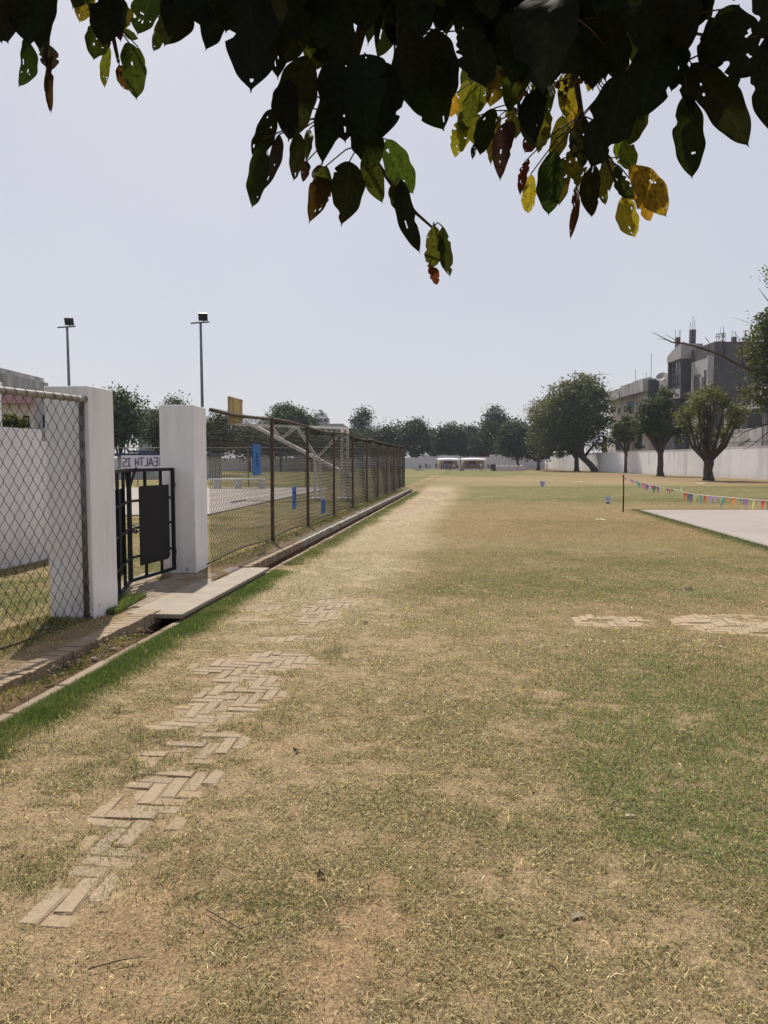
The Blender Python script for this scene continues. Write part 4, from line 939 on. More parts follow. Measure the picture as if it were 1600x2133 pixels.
for y_ in (92.6, 94.6):
    for z_ in np.arange(3.2, 8.8, .28): b.aab(XF - .06, XF - .01, y_ - .9, y_ + .9, z_, z_ + .12)
b.build('shutter', mat('shutter_metal', (.06, .06, .065), None, 4, .6, 0), h)
def colm(px, pyt, z0_, w_, X, rods, seed):
    yy, zt_ = FX(px, pyt, X); b = MB(); b.aab(X - w_ / 2, X + w_ / 2, yy - w_ / 2, yy + w_ / 2, z0_, zt_); o = b.build('column', m_grey, h)
    r = random.Random(seed); b = MB()
    for dx, dy, hh in rods: b.tube([(X + dx, yy + dy, zt_ - .1), (X + dx + r.uniform(-.06, .06), yy + dy, zt_ + hh)], .028, 4)
    b.build('rebar', m_rust, o)
colm(1412, 703, 14.3, .5, XF + .5, ((-.2, .2, 1.0), (.2, .2, .9), (.2, -.2, 1.0)), 1)
colm(1443, 687, 14.61, .6, XF + 1.95, ((-.25, .25, 1.0), (-.1, -.2, 1.6), (.2, -.2, 1.1)), 2)
colm(1529, 702, 14.61, .5, XF + 5.0 + 3, ((-.15, .15, .9), (.15, -.1, .7)), 3)
b = MB(); y_, z_ = FX(1452, 700, XF + 2.4)
b.aab(XF + 2.3, XF + 2.6, y_ - .25, y_ + .1, 14.62, 15.9); 
b2 = MB(); c_ = Vector((XF + 2.7, 89.5, 0))
for zz_ in (15.2, 15.8, 16.1): b2.tube([c_ + Vector((.5 * math.cos(a), .5 * math.sin(a), zz_)) for a in np.linspace(0, 6.28, 9)], .03, 4)
for a in (0, 1.57, 3.14, 4.7): b2.tube([c_ + Vector((.5 * math.cos(a), .5 * math.sin(a), 14.6)), c_ + Vector((.5 * math.cos(a), .5 * math.sin(a), 16.1))], .03, 4)
b2.build('water_tank_stand', m_rust, h)
# near white house
h = thing('white_house', (XF, 68, 0), 'white house with dark openings below, at the right edge behind the wall', 'house')
b = MB(); b.aab(XF + .3, XF + 14, 40, 76.6, 6.9, 9.3); b.aab(XF + 3.2, XF + 14, 40, 76.6, -.1, 6.45); b.build('wall', m_offw, h)
b = MB(); b.aab(XF - 1.2, XF + 10, 40, 80, 6.46, 6.88); b.build('floor_slab', m_lgrey, h)
for y_ in (79.5, 76.2, 71.5, 67.6, 62): b = MB(); b.aab(XF - .9, XF - .3, y_ - .3, y_ + .3, -.1, 6.45); b.build('pillar', m_lgrey, h)
b = MB(); b.aab(XF + .4, XF + 3, 68.5, 71.3, 4.4, 6.45); b.build('infill', m_lgrey, h)
window(h, lambda u, v, o: Vector((XF + .27 - o, 70 + u, 7.4 + v)), 1.6, 1.4)
gw = thing('garden_wall', (33.4, 68, 0), 'stained white raised garden wall with a long pipe just behind the boundary wall', 'wall')
b = MB(); b.aab(33.2, 33.5, 40, 67.5, -.1, 4.6); b.aab(33.2, 33.5, 67.52, 77.5, -.1, 4.5); b.build('wall_face', m_offw, gw)
b = MB(); b.tube([(33.08, 77, 3.3), (33.08, 40, 3.35)], .05, 6); b.tube([(33.08, 67.5, 2.7), (33.08, 67.5, 6.0)], .05, 6); b.tube([(33.08, 72, 3.0), (33.05, 69.8, 3.55)], .07, 6); b.build('pipe', m_greyp, gw)
wt = thing('market_awning', (33.2, 104, 0), 'faded orange cloth awning hanging behind the wall under the big tree', 'awning')
ya = FX(1254, 950, 33.2)[0]; yb_ = FX(1266, 950, 33.2)[0]
b = MB(); vs = []
for k in range(9):
    y_ = yb_ + (ya - yb_) * k / 8
    for z_, dx in ((2.2, 0), (3.5, -.15), (5.0, 0)): vs.append((33.2 + dx + .12 * math.sin(k * 1.8), y_, z_))
b.add(vs, [(3 * k + j, 3 * k + 3 + j, 3 * k + 4 + j, 3 * k + 1 + j) for k in range(8) for j in (0, 1)]); b.build('cloth', mat('orange_cloth', (.40, .20, .05), (.30, .14, .035), 2, .9, .1), wt)
b = MB(); b.tube([(33.3, yb_, 0), (33.3, yb_, 5)], .05, 5); b.tube([(33.3, ya, 0), (33.3, ya, 5)], .05, 5); b.tube([(33.3, ya, 5), (33.3, yb_, 5)], .04, 5); b.build('frame', m_greyp, wt)

# ================================================================ TREES
m_bark = mat('bark', (.085, .065, .052), (.045, .035, .028), 5, .95, .8, 14, stretch=(1, 1, .3), bdist=.05)
m_leaf = attr_mat('tree_leaves', .6, .28, .3)
def tree(base, H_, blobs, tr, fork, n, ls, cA, cB, label, name='broadleaf_tree', seed=0, lean=(0, 0), k=40, sig=.42, lower=.25, group=None, limbs=None, shell=.55, bare=0):
    """base (x,y); blobs = [(dx,dy,cz,rx,ry,rz)], colours cA..cB linear"""
    bx, by = base; r = np.random.default_rng(seed); rd = random.Random(seed)
    o = thing(name, (bx, by, 0), label, 'tree', group)
    b = MB(); nT = 8
    fx, fy = bx + lean[0], by + lean[1]
    tp_ = []; rads = []
    for i in range(nT + 1):
        f = i / nT; tp_.append((bx + lean[0] * f ** 1.5 + rd.uniform(-.05, .05) * tr * 2, by + lean[1] * f ** 1.5 + rd.uniform(-.05, .05) * tr * 2, -.15 + (fork + .15) * f)); rads.append(tr * (1.5 if i == 0 else 1.12 if i == 1 else 1 - .25 * f))
    b.tube(tp_, rads, 9)
    W = np.array([a[3] * a[4] * a[5] for a in blobs]); W = W / W.sum()
    nl = limbs or 9
    ends = []
    for i in range(nl):
        bl = blobs[rd.choices(range(len(blobs)), W)[0]]; 
        d = Vector((rd.gauss(0, 1), rd.gauss(0, 1), rd.gauss(.4, .8))).normalized()
        e = Vector((bx + bl[0] + d.x * bl[3] * .75, by + bl[1] + d.y * bl[4] * .75, bl[2] + d.z * bl[5] * .75)); e.z = max(e.z, fork + .2)
        p0 = Vector(tp_[-1 - rd.choice((0, 0, 1, 2))]); pts = [p0]; L = (e - p0).length
        for q_ in (.25, .5, .75, 1): pts.append(p0.lerp(e, q_) + Vector((rd.uniform(-.06, .06) * L, rd.uniform(-.06, .06) * L, .12 * L * math.sin(q_ * 3.14))))
        b.tube(pts, [tr * .55, tr * .42, tr * .28, tr * .17, tr * .05], 6)
        for q_ in range(3):
            s0_ = pts[rd.choice((2, 3, 4))]; e2 = s0_ + Vector((rd.gauss(0, 1), rd.gauss(0, 1), rd.gauss(.3, .7))).normalized() * L * rd.uniform(.2, .42)
            b.tube([s0_, s0_.lerp(e2, .5) + Vector((0, 0, .04 * L)), e2], [tr * .17, tr * .09, tr * .02], 5); ends.append(e2)
            for q2 in range(bare):
                e3 = e2 + Vector((rd.gauss(0, 1), rd.gauss(0, 1), rd.gauss(.5, .7))).normalized() * L * rd.uniform(.1, .3)
                b.tube([s0_.lerp(e2, rd.uniform(.4, 1)), e3], [tr * .06, tr * .015], 4)
    b.build('trunk', m_bark, o, True)
    nc = max(4, n // k); ci = r.choice(len(blobs), nc, p=W); Bq = np.array(blobs)[ci]
    d = r.normal(size=(nc, 3)); d /= np.linalg.norm(d, axis=1)[:, None]
    rad = r.random(nc) ** (1 / 3) ; rad = shell + (1 - shell) * rad; rad[r.random(nc) < .12] *= .6
    lump = .82 + .36 * r.random(nc)
    c = np.stack([bx + Bq[:, 0] + d[:, 0] * Bq[:, 3] * rad * lump, by + Bq[:, 1] + d[:, 1] * Bq[:, 4] * rad * lump, Bq[:, 2] + d[:, 2] * Bq[:, 5] * rad * lump], 1)
    c = c[c[:, 2] > Bq[:, 2] - Bq[:, 5] * .98]
    nc = len(c); cl = r.normal(0, 1, nc)
    pc = np.repeat(c, k, 0); m_ = len(pc); sg = np.repeat(sig * (.6 + .8 * r.random(nc)), k)
    off = r.normal(size=(m_, 3)) * sg[:, None] * np.array((1, 1, .62)); pc = pc + off
    kp = pc[:, 2] > fork * .55 + lower; pc = pc[kp]; clr = np.repeat(cl, k)[kp]; m_ = len(pc)
    nr = r.normal(size=(m_, 3)) + np.array((0, 0, .7)); nr /= np.linalg.norm(nr, axis=1)[:, None]
    u = np.cross(nr, r.normal(size=(m_, 3))); u /= np.linalg.norm(u, axis=1)[:, None]; v = np.cross(nr, u)
    sz = ls * (.55 + .9 * r.random(m_))
    V = np.stack([pc - u * sz[:, None], pc - v * (sz * .52)[:, None] + nr * (sz * .12)[:, None], pc + u * sz[:, None], pc + v * (sz * .52)[:, None] + nr * (sz * .12)[:, None]], 1)
    mix = np.clip(.5 + .28 * clr + r.normal(0, .22, m_), 0, 1)[:, None]; col = np.array(cA) * (1 - mix) + np.array(cB) * mix
    col = np.repeat(col[:, None], 4, 1)
    bulk('crown', V.reshape(-1, 3), np.arange(m_ * 4).reshape(-1, 4), col.reshape(-1, 3), m_leaf, o)
    return o
DG, MG, OL = (.016, .029, .014), (.040, .060, .024), (.085, .098, .032)
def px_tree(px, pyt, hw, Y, fork_py, n, label, cA=DG, cB=MG, seed=1, ls=None, tr=None, base_px=None, pyb=None, lean=(0, 0), name='broadleaf_tree', sig=None, extra=None, shell=.55, limbs=None, bare=0, k=44, group='trees round the edge of the field', flat=1):
    """a tree whose crown spans px-hw..px+hw and pyt..pyb of the photo at distance Y"""
    s_ = Y / F; X = P(px, 960, Y).x; bxx = P(base_px or px, 960, Y).x; zt = P(px, pyt, Y).z; zb = P(px, pyb, Y).z if pyb else 1.55 + 4 * s_
    r_ = hw * s_; zc = (zt + zb) / 2; rz = (zt - zb) / 2; rd = random.Random(seed); bl = [(X - bxx, 0, zc, r_ * .72, r_ * .7, rz * .85)]
    for i in range(6):
        a = rd.uniform(0, 6.28); q_ = rd.uniform(.35, .62)
        bl.append((X - bxx + math.cos(a) * r_ * q_, math.sin(a) * r_ * .6, zc + rz * rd.uniform(-.45, .50), r_ * rd.uniform(.3, .46), r_ * .4, rz * rd.uniform(.25, .42)))
    bl.append((X - bxx + r_ * rd.uniform(-.25, .25), 0, zt - rz * .32, r_ * .4, r_ * .4, rz * .3))
    if extra: bl += [(P(a, 960, Y).x - bxx, 0, P(a, b_, Y).z, c_ * s_, c_ * s_, d_ * s_) for a, b_, c_, d_ in extra]
    return tree((bxx, Y), zt, bl, tr or max(.12, r_ * .06), P(px, fork_py, Y).z, n, ls or s_ * 3.0, cA, cB, label, name, seed, lean, k, sig or r_ * .085, group=group, shell=shell, limbs=limbs, bare=bare)
T = px_tree
# right row along the wall
def custom_tree(base_px, Y, fork_py, tips, n, ls, tr, cA, cB, label, seed, k=36, sig=.2):
    """thick limbs that each end in one tuft of leaves; tips = (px, py, radius px)"""
    bx = P(base_px, 960, Y).x; r = np.random.default_rng(seed); rd = random.Random(seed); s_ = Y / F; fz = P(base_px, fork_py, Y).z
    o = thing('broadleaf_tree', (bx, Y, 0), label, 'tree', 'trees round the edge of the field'); b = MB()
    b.tube([(bx + .05, Y, -.15), (bx + .02, Y, .3), (bx - .03, Y, fz * .5), (bx + .04, Y, fz * .8), (bx, Y, fz + .1)], [tr * 1.5, tr * 1.1, tr * .95, tr * 1.05, tr * 1.1], 11)
    LVs = []; CL = []
    for (px, py, rp) in tips:
        e = P(px, py, Y); e.y += rd.uniform(-1.6, 1.6); p0 = Vector((bx + rd.uniform(-.12, .12), Y, fz - rd.uniform(.0, .45))); L = (e - p0).length
        kn = p0.lerp(e, .38); kn.x += (e.x - p0.x) * .22; kn2 = p0.lerp(e, .72); kn2.x += (e.x - p0.x) * .08
        b.tube([p0, kn, kn2, e], [tr * .50, tr * .34, tr * .24, tr * .13], 8)
        for q_ in range(3):
            e2 = e + Vector((rd.gauss(0, .5), rd.gauss(0, .5), rd.uniform(.1, .8))) * rp * s_ * 1.4; b.tube([kn2.lerp(e, rd.uniform(.2, 1)), e2], [tr * .12, tr * .03], 5)
        m_ = int(n * rp ** 2 / sum(t_[2] ** 2 for t_ in tips)); nc = max(2, m_ // k)
        c = np.array(e) + r.normal(size=(nc, 3)) * rp * s_ * np.array((.52, .52, .42)); pc = np.repeat(c, k, 0) + r.normal(size=(nc * k, 3)) * sig; LVs.append(pc); CL.append(np.repeat(r.normal(0, 1, nc), k))
    b.build('trunk', m_bark, o, True); pc = np.concatenate(LVs); clr = np.concatenate(CL); m_ = len(pc)
    nr = r.normal(size=(m_, 3)) + np.array((0, 0, .7)); nr /= np.linalg.norm(nr, axis=1)[:, None]; u = np.cross(nr, r.normal(size=(m_, 3))); u /= np.linalg.norm(u, axis=1)[:, None]; v = np.cross(nr, u); sz = ls * (.55 + .9 * r.random(m_))
    V = np.stack([pc - u * sz[:, None], pc - v * (sz * .5)[:, None], pc + u * sz[:, None], pc + v * (sz * .5)[:, None]], 1)
    mix = np.clip(.5 + .28 * clr + r.normal(0, .22, m_), 0, 1)[:, None]; col = np.repeat((np.array(cA) * (1 - mix) + np.array(cB) * mix)[:, None], 4, 1)
    bulk('crown', V.reshape(-1, 3), np.arange(m_ * 4).reshape(-1, 4), col.reshape(-1, 3), m_leaf, o)
custom_tree(1476, 60.6, 958, [(1430, 862, 20), (1440, 842, 17), (1452, 828, 14), (1462, 852, 15), (1475, 830, 15), (1486, 818, 18), (1500, 838, 15), (1493, 868, 13), (1514, 862, 17), (1528, 880, 15), (1520, 902, 12), (1438, 890, 13), (1462, 890, 13), (1505, 905, 12), (1478, 862, 13), (1450, 908, 10), (1488, 900, 11), (1535, 862, 9), (1425, 878, 9), (1472, 815, 9)], 7800, .10, .36, (.04, .06, .018), (.14, .16, .05),
            'pollarded tree with thick forked grey trunk and tufted leafy stumps, nearest by the wall', 11)
T(1376, 828, 52, 77.6, 940, 9500, 'round dark leafed tree on a straight dark trunk, second in the row by the wall', (.02, .036, .015), (.065, .085, .028), 12, pyb=925, tr=.34, ls=.13, extra=[(1400, 850, 24, 20), (1345, 880, 24, 28), (1350, 842, 14, 14), (1412, 905, 16, 16), (1385, 820, 20, 12), (1332, 908, 12, 14), (1424, 872, 12, 12)], limbs=12)
T(1303, 868, 36, 99, 945, 4500, 'small slim tree on a thin trunk with low sprigs, third along the wall', (.03, .05, .018), (.085, .105, .034), 13, pyb=930, tr=.19, ls=.15, limbs=10, base_px=1303, extra=[(1288, 880, 10, 12), (1322, 895, 12, 16), (1280, 915, 12, 12), (1305, 858, 12, 10), (1330, 925, 9, 8)])
T(1205, 783, 76, 113, 945, 26000, 'huge broad olive green tree with leaning dark trunk at the bend of the white wall', (.035, .052, .02), (.10, .115, .042), 14, pyb=945, tr=.5, ls=.19, base_px=1240, lean=(-2.6, 0), extra=[(1135, 905, 30, 44), (1150, 890, 46, 46), (1230, 860, 38, 50), (1200, 812, 46, 30), (1160, 850, 40, 40), (1250, 900, 26, 36)], sig=.6, limbs=16)
T(1165, 880, 40, 116, 950, 5000, 'darker tree tucked under the left side of the huge olive tree', (.02, .035, .014), (.06, .08, .028), 15, pyb=958, tr=.4, base_px=1201, ls=.18)
T(1122, 826, 34, 124, 900, 1500, 'sparse half bare twiggy tree left of the huge olive tree', (.06, .06, .035), (.13, .12, .07), 16, pyb=900, tr=.26, limbs=18, bare=3, sig=.5, ls=.15)
# far line
far = [(1078, 878, 50, 138, 'broad blue-dark tree with low crown right of the canopies', 7), (1030, 850, 42, 158, 'tall rounded dark tree behind the right canopy', 6), (1120, 905, 30, 132, 'low dark tree beside the sparse twiggy one', 4),
       (975, 884, 34, 162, 'mid height dull green tree behind the gap of the canopies', 4), (938, 884, 38, 160, 'dark wide tree behind the left canopy', 5), (905, 898, 22, 168, 'thin ragged tree between two dark far trees', 2),
       (868, 872, 36, 156, 'pointed dark tree just right of the fence corner', 5), (822, 880, 34, 160, 'spreading dark tree behind the fence corner', 4), (785, 890, 34, 158, 'low dull tree behind the far posts of the fence', 4),
       (756, 850, 23, 172, 'tall narrow blue-dark tree rising above the far roofs', 4), (735, 900, 30, 150, 'bushy dark tree right of the grey school block', 3), (1000, 905, 30, 156, 'short brownish green tree beside the tall rounded one', 3)]
for i, (px, pt, hw, Y, lab, n) in enumerate(far):
    T(px, pt, hw, Y, 955, n * 1500, lab, (.014, .028, .016), (.042, .062, .028), 30 + i, pyb=958, ls=.24, sig=.75)
# left side
for i, (px, pt, hw, Y, lab, n, pb) in enumerate([(250, 818, 56, 66, 'tall dark leafy tree right behind the left gate pillar', 8, 938), (330, 862, 26, 72, 'dark slender tree against the pale green house', 3, 935), (368, 826, 24, 90, 'leafy tree top peeping over the right gate pillar', 2, 900),
       (455, 868, 46, 78, 'dark ragged tree behind the right gate pillar and fence', 6, 950), (595, 843, 36, 132, 'round topped dark tree above the hoop arm', 6, 900), (635, 866, 28, 134, 'smaller tree joined to the round topped one above the hoop arm', 3, 905),
       (520, 885, 50, 104, 'dense dark tree behind the backboard', 6, 955), (585, 892, 48, 106, 'dense dark tree under the hoop arm', 6, 957), (650, 893, 45, 108, 'dark spreading tree behind the hoop posts', 5, 957), (710, 897, 40, 108, 'dark tree just right of the hoop posts', 4, 957),
       (30, 864, 32, 19.5, 'small bright green shrub tree between the pink house and the compound wall', 3, 905)]):
    near = Y < 30
    T(px, pt, hw, Y, 955 if not near else 900, n * 1300, lab, (.016, .030, .015) if not near else (.04, .06, .02), (.05, .072, .028) if not near else (.14, .15, .05), 60 + i, pyb=pb, ls=None if near else .2 if Y > 100 else .14, sig=None if near else .6)
# big tree entering at the right edge
o = T(1625, 650, 84, 52, 850, 17000, 'large tree at the right edge with a long bare branch over the grey block', (.035, .052, .02), (.10, .12, .045), 90, pyb=880, tr=.35, ls=.11, base_px=1680, sig=.34, limbs=12,
      extra=[(1590, 770, 28, 30), (1570, 820, 26, 20), (1560, 740, 16, 16), (1580, 700, 16, 18), (1600, 580, 16, 12), (1590, 655, 16, 18), (1545, 668, 5, 5), (1528, 662, 4, 4), (1610, 850, 30, 26), (1500, 778, 8, 5)])
b = MB(); Y = 51.5
def br(pts, r0, r1):
    n_ = len(pts); b.tube([P(a, c_, Y + .4 * math.sin(i * 2.1)) for i, (a, c_) in enumerate(pts)], [r0 + (r1 - r0) * i / (n_ - 1) for i in range(n_)], 6)
br([(1665, 900), (1640, 850), (1600, 790), (1540, 760), (1500, 738), (1460, 725), (1425, 715), (1400, 713), (1380, 703), (1359, 692)], .16, .012)
br([(1418, 715), (1400, 704), (1388, 697)], .025, .008); br([(1405, 715), (1385, 707), (1366, 706)], .022, .008)
br([(1510, 742), (1506, 710), (1508, 690), (1506, 678)], .045, .01); br([(1506, 712), (1496, 702), (1488, 700)], .02, .006); br([(1507, 705), (1500, 690), (1502, 680)], .02, .006); br([(1475, 730), (1478, 714), (1470, 702)], .025, .006); br([(1478, 714), (1466, 700)], .02, .006); br([(1548, 765), (1545, 725), (1540, 705), (1528, 690)], .04, .008)
br([(1640, 850), (1590, 830), (1540, 815), (1500, 810)], .10, .01); br([(1640, 880), (1590, 885), (1550, 900), (1530, 915)], .08, .01); br([(1650, 890), (1600, 900), (1570, 925), (1545, 940)], .06, .008); br([(1540, 760), (1500, 790), (1490, 800)], .04, .008); br([(1610, 800), (1570, 775), (1530, 755)], .07, .012)
br([(1560, 672), (1590, 700), (1630, 760)], .01, .08); br([(1530, 662), (1560, 672)], .006, .015); br([(1580, 600), (1610, 640), (1650, 720)], .01, .08)
b.build('branch', m_bark, o, True)

# ================================================================ FAR END: canopies, table, people
m_tent = mat('white_canopy_cloth', (.82, .78, .80), (.72, .68, .70), 2, .8, .1, 10); m_pinkc = mat('pinkish_cloth_wall', (.70, .60, .62), (.62, .52, .54), 2, .85, .1, 10)
def canopy(pa, pb, Y, label, gr_=None):
    x0, x1 = P(pa, 960, Y).x, P(pb, 960, Y).x; ze, zp = P(0, 957.0, Y).z, P(0, 955.3, Y).z; D2 = 3.2
    o = thing('canopy', ((x0 + x1) / 2, Y, 0), label, 'canopy', 'white canopies at the far end')
    b = MB(); n = 10; vs = []
    for i in range(n + 1):
        f = i / n; x = x0 + (x1 - x0) * f; zz_ = ze + (zp - ze) * math.sin(math.pi * f) ** .7
        vs += [(x, Y - .03, ze - .22), (x, Y, ze), (x, Y + D2 * .5, zz_ + .12), (x, Y + D2, ze), (x, Y + D2 + .03, ze - .22)]
        vs[-4] = (x, Y, max(ze, zz_ - .1))
    b.add(vs, [(5 * i + j, 5 * i + 5 + j, 5 * i + 6 + j, 5 * i + 1 + j) for i in range(n) for j in range(4)]); b.build('roof', m_tent, o, True)
    for x in (x0 + .06, x1 - .06):
        for y in (Y + .05, Y + D2 - .05):
            b = MB(); b.tube([(x, y, 0), (x, y, ze)], .05, 6); b.build('pole', m_tent, o)
        b = MB(); b.add([(x, Y + .02, ze - .2), (x + (.5 if x < (x0 + x1) / 2 else -.5), Y + .05, ze - .2), (x + (.12 if x < (x0 + x1) / 2 else -.12), Y + .02, .7), (x + (.25 if x < (x0 + x1) / 2 else -.25), Y + .1, .05), (x, Y + .02, .05)], [(0, 1, 2), (0, 2, 4), (2, 3, 4)]); b.build('side_curtain', m_tent, o)
    b = MB(); b.aab(x0 + .05, x1 - .05, Y + D2 - .02, Y + D2, .05, ze - .1); b.build('back_wall', m_pinkc, o)
    return o
canopy(911, 958, 139, 'left white canopy with open front at the far end of the field'); canopy(960.5, 1014, 139, 'right white canopy with open front, its roof peak left of centre')
m_poster = mat('dark_poster', (.05, .025, .04), (.02, .015, .03), 3, .7, 0); m_posterr = mat('poster_red', (.28, .05, .05), (.08, .02, .04), 4, .7, 0)
for pa, pb, lab in ((925, 941, 'dark maroon poster hung in the front of the left canopy'), (976, 991, 'dark maroon poster hung in the front of the right canopy')):
    Y = 138.5; x0, x1 = P(pa, 960, Y).x, P(pb, 960, Y).x; z0, z1 = P(0, 966.5, Y).z, P(0, 959.5, Y).z
    o = thing('poster', ((x0 + x1) / 2, Y, z0), lab, 'poster'); b = MB(); b.aab(x0, x1, Y - .02, Y + .02, z0, z1); b.build('sheet', m_poster, o)
    b = MB(); b.aab(x0 + .15, x1 - .5, Y - .03, Y - .021, z0 + .12, z0 + .3); b.aab(x0 + .2, x1 - .2, Y - .03, Y - .021, z1 - .2, z1 - .1); b.build('print', m_posterr, o)
Y = 118; x0, x1 = P(1031, 960, Y).x, P(1093, 960, Y).x
tb_ = thing('serving_table', ((x0 + x1) / 2, Y, 0), 'long serving table under a draped pale cloth in front of the dark far trees', 'table')
b = MB(); b.aab(x0, x1, Y, Y + 1.0, .70, .76); b.build('tabletop', m_tent, tb_)
b = MB(); n = 60; vs = []
for i in range(n + 1):
    x = x0 + (x1 - x0) * i / n; vs += [(x, Y - .03, .765), (x, Y - .05 - .03 * math.sin(i * 1.7), .4), (x, Y - .07 - .06 * math.sin(i * 1.7 + .3), .03)]
b.add(vs, [(3 * i + j, 3 * i + 1 + j, 3 * i + 4 + j, 3 * i + 3 + j) for i in range(n) for j in (0, 1)]); b.build('cloth', m_pinkc, tb_)
rr = random.Random(8)
for i in range(6):
    x = x0 + .5 + i * .72; c = thing('serving_tray', (x, Y + .5, .765), ('leftmost', 'second', 'third', 'fourth', 'fifth', 'rightmost')[i] + ' pale covered tray from the left on the long serving table', 'tray', 'trays on the serving table')
    b = MB(); b.aab(x - .2, x + .2, Y + .3, Y + .6, .765, .86, bev=.02); b.build('tray_body', m_tent, c)
    b = MB(); b.sphere((x, Y + .45, .86), .17, 8, 0, None, (1, .8, .6 + .5 * rr.random())); b.build('lid', m_lgrey, c, True)
b = MB()
for i in range(40):
    x = P(820, 960, 128).x + i * .44
    if x < P(1034, 960, 128).x: b.aab(x, x + .42, 128, 128.22, -.05, .17 + .02 * rr.random())
o = b.build('low_kerb', m_wpaint, loc=(10, 128, 0)); tag(o, kind='structure')
bn = thing('black_bin', (P(1029, 960, 118).x, 118, 0), 'upright black box standing at the left end of the serving table', 'box')
b = MB(); x = P(1029, 960, 118).x; b.aab(x - .22, x + .22, 117.8, 118.2, .0, 1.05, bev=.03); b.build('case', m_ink, bn); b = MB(); b.aab(x - .18, x + .18, 117.77, 117.80, .15, .95); b.build('front_panel', m_lamp, bn)

m_skin = mat('skin', (.17, .10, .07), None, 5, .6, 0)
def body_mesh(pose):
    hp, sh = .50, .80
    J = {'pelvis': (0, 0, .52), 'waist': (0, 0, .62), 'chest': (0, 0, .74), 'neck': (0, 0, .845), 'head': (0, -.005, .90), 'crown': (0, -.005, .965)}
    Rr = {'pelvis': .085, 'waist': .078, 'chest': .095, 'neck': .032, 'head': .055, 'crown': .045}
    E_ = [('pelvis', 'waist'), ('waist', 'chest'), ('chest', 'neck'), ('neck', 'head'), ('head', 'crown')]
    sit = pose == 'sit'; stp = .10 if pose == 'walk' else .0
    for sd, sg in (('l', -1), ('r', 1)):
        J['hip' + sd] = (.052 * sg, 0, .50)
        if sit: J['kn' + sd] = (.06 * sg, -.24, .50); J['an' + sd] = (.06 * sg, -.25, .27); J['to' + sd] = (.06 * sg, -.33, .25)
        else: J['kn' + sd] = (.055 * sg, -.05 * (pose == 'walk') - stp * sg * .6, .28); J['an' + sd] = (.055 * sg, stp * sg, .04 + .02 * (sg > 0) * (stp > 0)); J['to' + sd] = (.06 * sg, stp * sg - .09, .015)
        J['sh' + sd] = (.115 * sg, 0, .79); J['el' + sd] = (.15 * sg, .02 + stp * sg * .5, .65); J['wr' + sd] = ((.13 if pose != 'wave' or sg < 0 else .2) * sg, -.04 - stp * sg * .8, .53 if (pose != 'wave' or sg < 0) else .80); J['ha' + sd] = (J['wr' + sd][0], J['wr' + sd][1] - .015, J['wr' + sd][2] - .055 * (1 if pose != 'wave' or sg < 0 else -1))
        Rr.update({'hip' + sd: .062, 'kn' + sd: .042, 'an' + sd: .026, 'to' + sd: .022, 'sh' + sd: .040, 'el' + sd: .028, 'wr' + sd: .020, 'ha' + sd: .020})
        E_ += [('pelvis', 'hip' + sd), ('hip' + sd, 'kn' + sd), ('kn' + sd, 'an' + sd), ('an' + sd, 'to' + sd), ('chest', 'sh' + sd), ('sh' + sd, 'el' + sd), ('el' + sd, 'wr' + sd), ('wr' + sd, 'ha' + sd)]
    nm = list(J); me = bpy.data.meshes.new('skel'); me.from_pydata([J[k] for k in nm], [(nm.index(a), nm.index(c)) for a, c in E_], [])
    ob = bpy.data.objects.new('skel', me); C.objects.link(ob); md = ob.modifiers.new('s', 'SKIN')
    for i, k in enumerate(nm): me.skin_vertices[0].data[i].radius = (Rr[k], Rr[k] * (.8 if k in ('chest', 'waist', 'pelvis') else 1)); me.skin_vertices[0].data[i].use_root = (k == 'pelvis')
    s2 = ob.modifiers.new('u', 'SUBSURF'); s2.levels = 1
    dg = bpy.context.evaluated_depsgraph_get(); out = bpy.data.meshes.new_from_object(ob.evaluated_get(dg)); bpy.data.objects.remove(ob)
    for _ in range(3): out.materials.append(m_skin)
    for p in out.polygons:
        c = p.center; p.use_smooth = True
        p.material_index = 0 if c.z > .855 or (abs(c.x) > .135 and c.z < .62) else (1 if c.z > .53 and not (sit and c.y < -.1) else 2)
    out.name = 'person_body'; return out
BODY = {k: body_mesh(k) for k in ('stand', 'walk', 'sit', 'wave')}
hb = MB(); hb.sphere((0, .006, .935), .058, 10, 0, None, (1, 1.05, .95)); _h = hb.build('hair', m_ink, None, True); HAIR = _h.data; bpy.data.objects.remove(_h)
cloth_cache = {}
def cloth(c):
    if c not in cloth_cache: cloth_cache[c] = mat('clothing', c, None, 6, .9, 0)
    return cloth_cache[c]
CO = {'dark': (.02, .022, .03), 'red': (.26, .04, .05), 'blue': (.06, .10, .22), 'brown': (.12, .08, .06), 'pink': (.45, .22, .26), 'white': (.62, .6, .6), 'grey': (.18, .18, .2), 'olive': (.10, .10, .06), 'tan': (.30, .22, .14)}
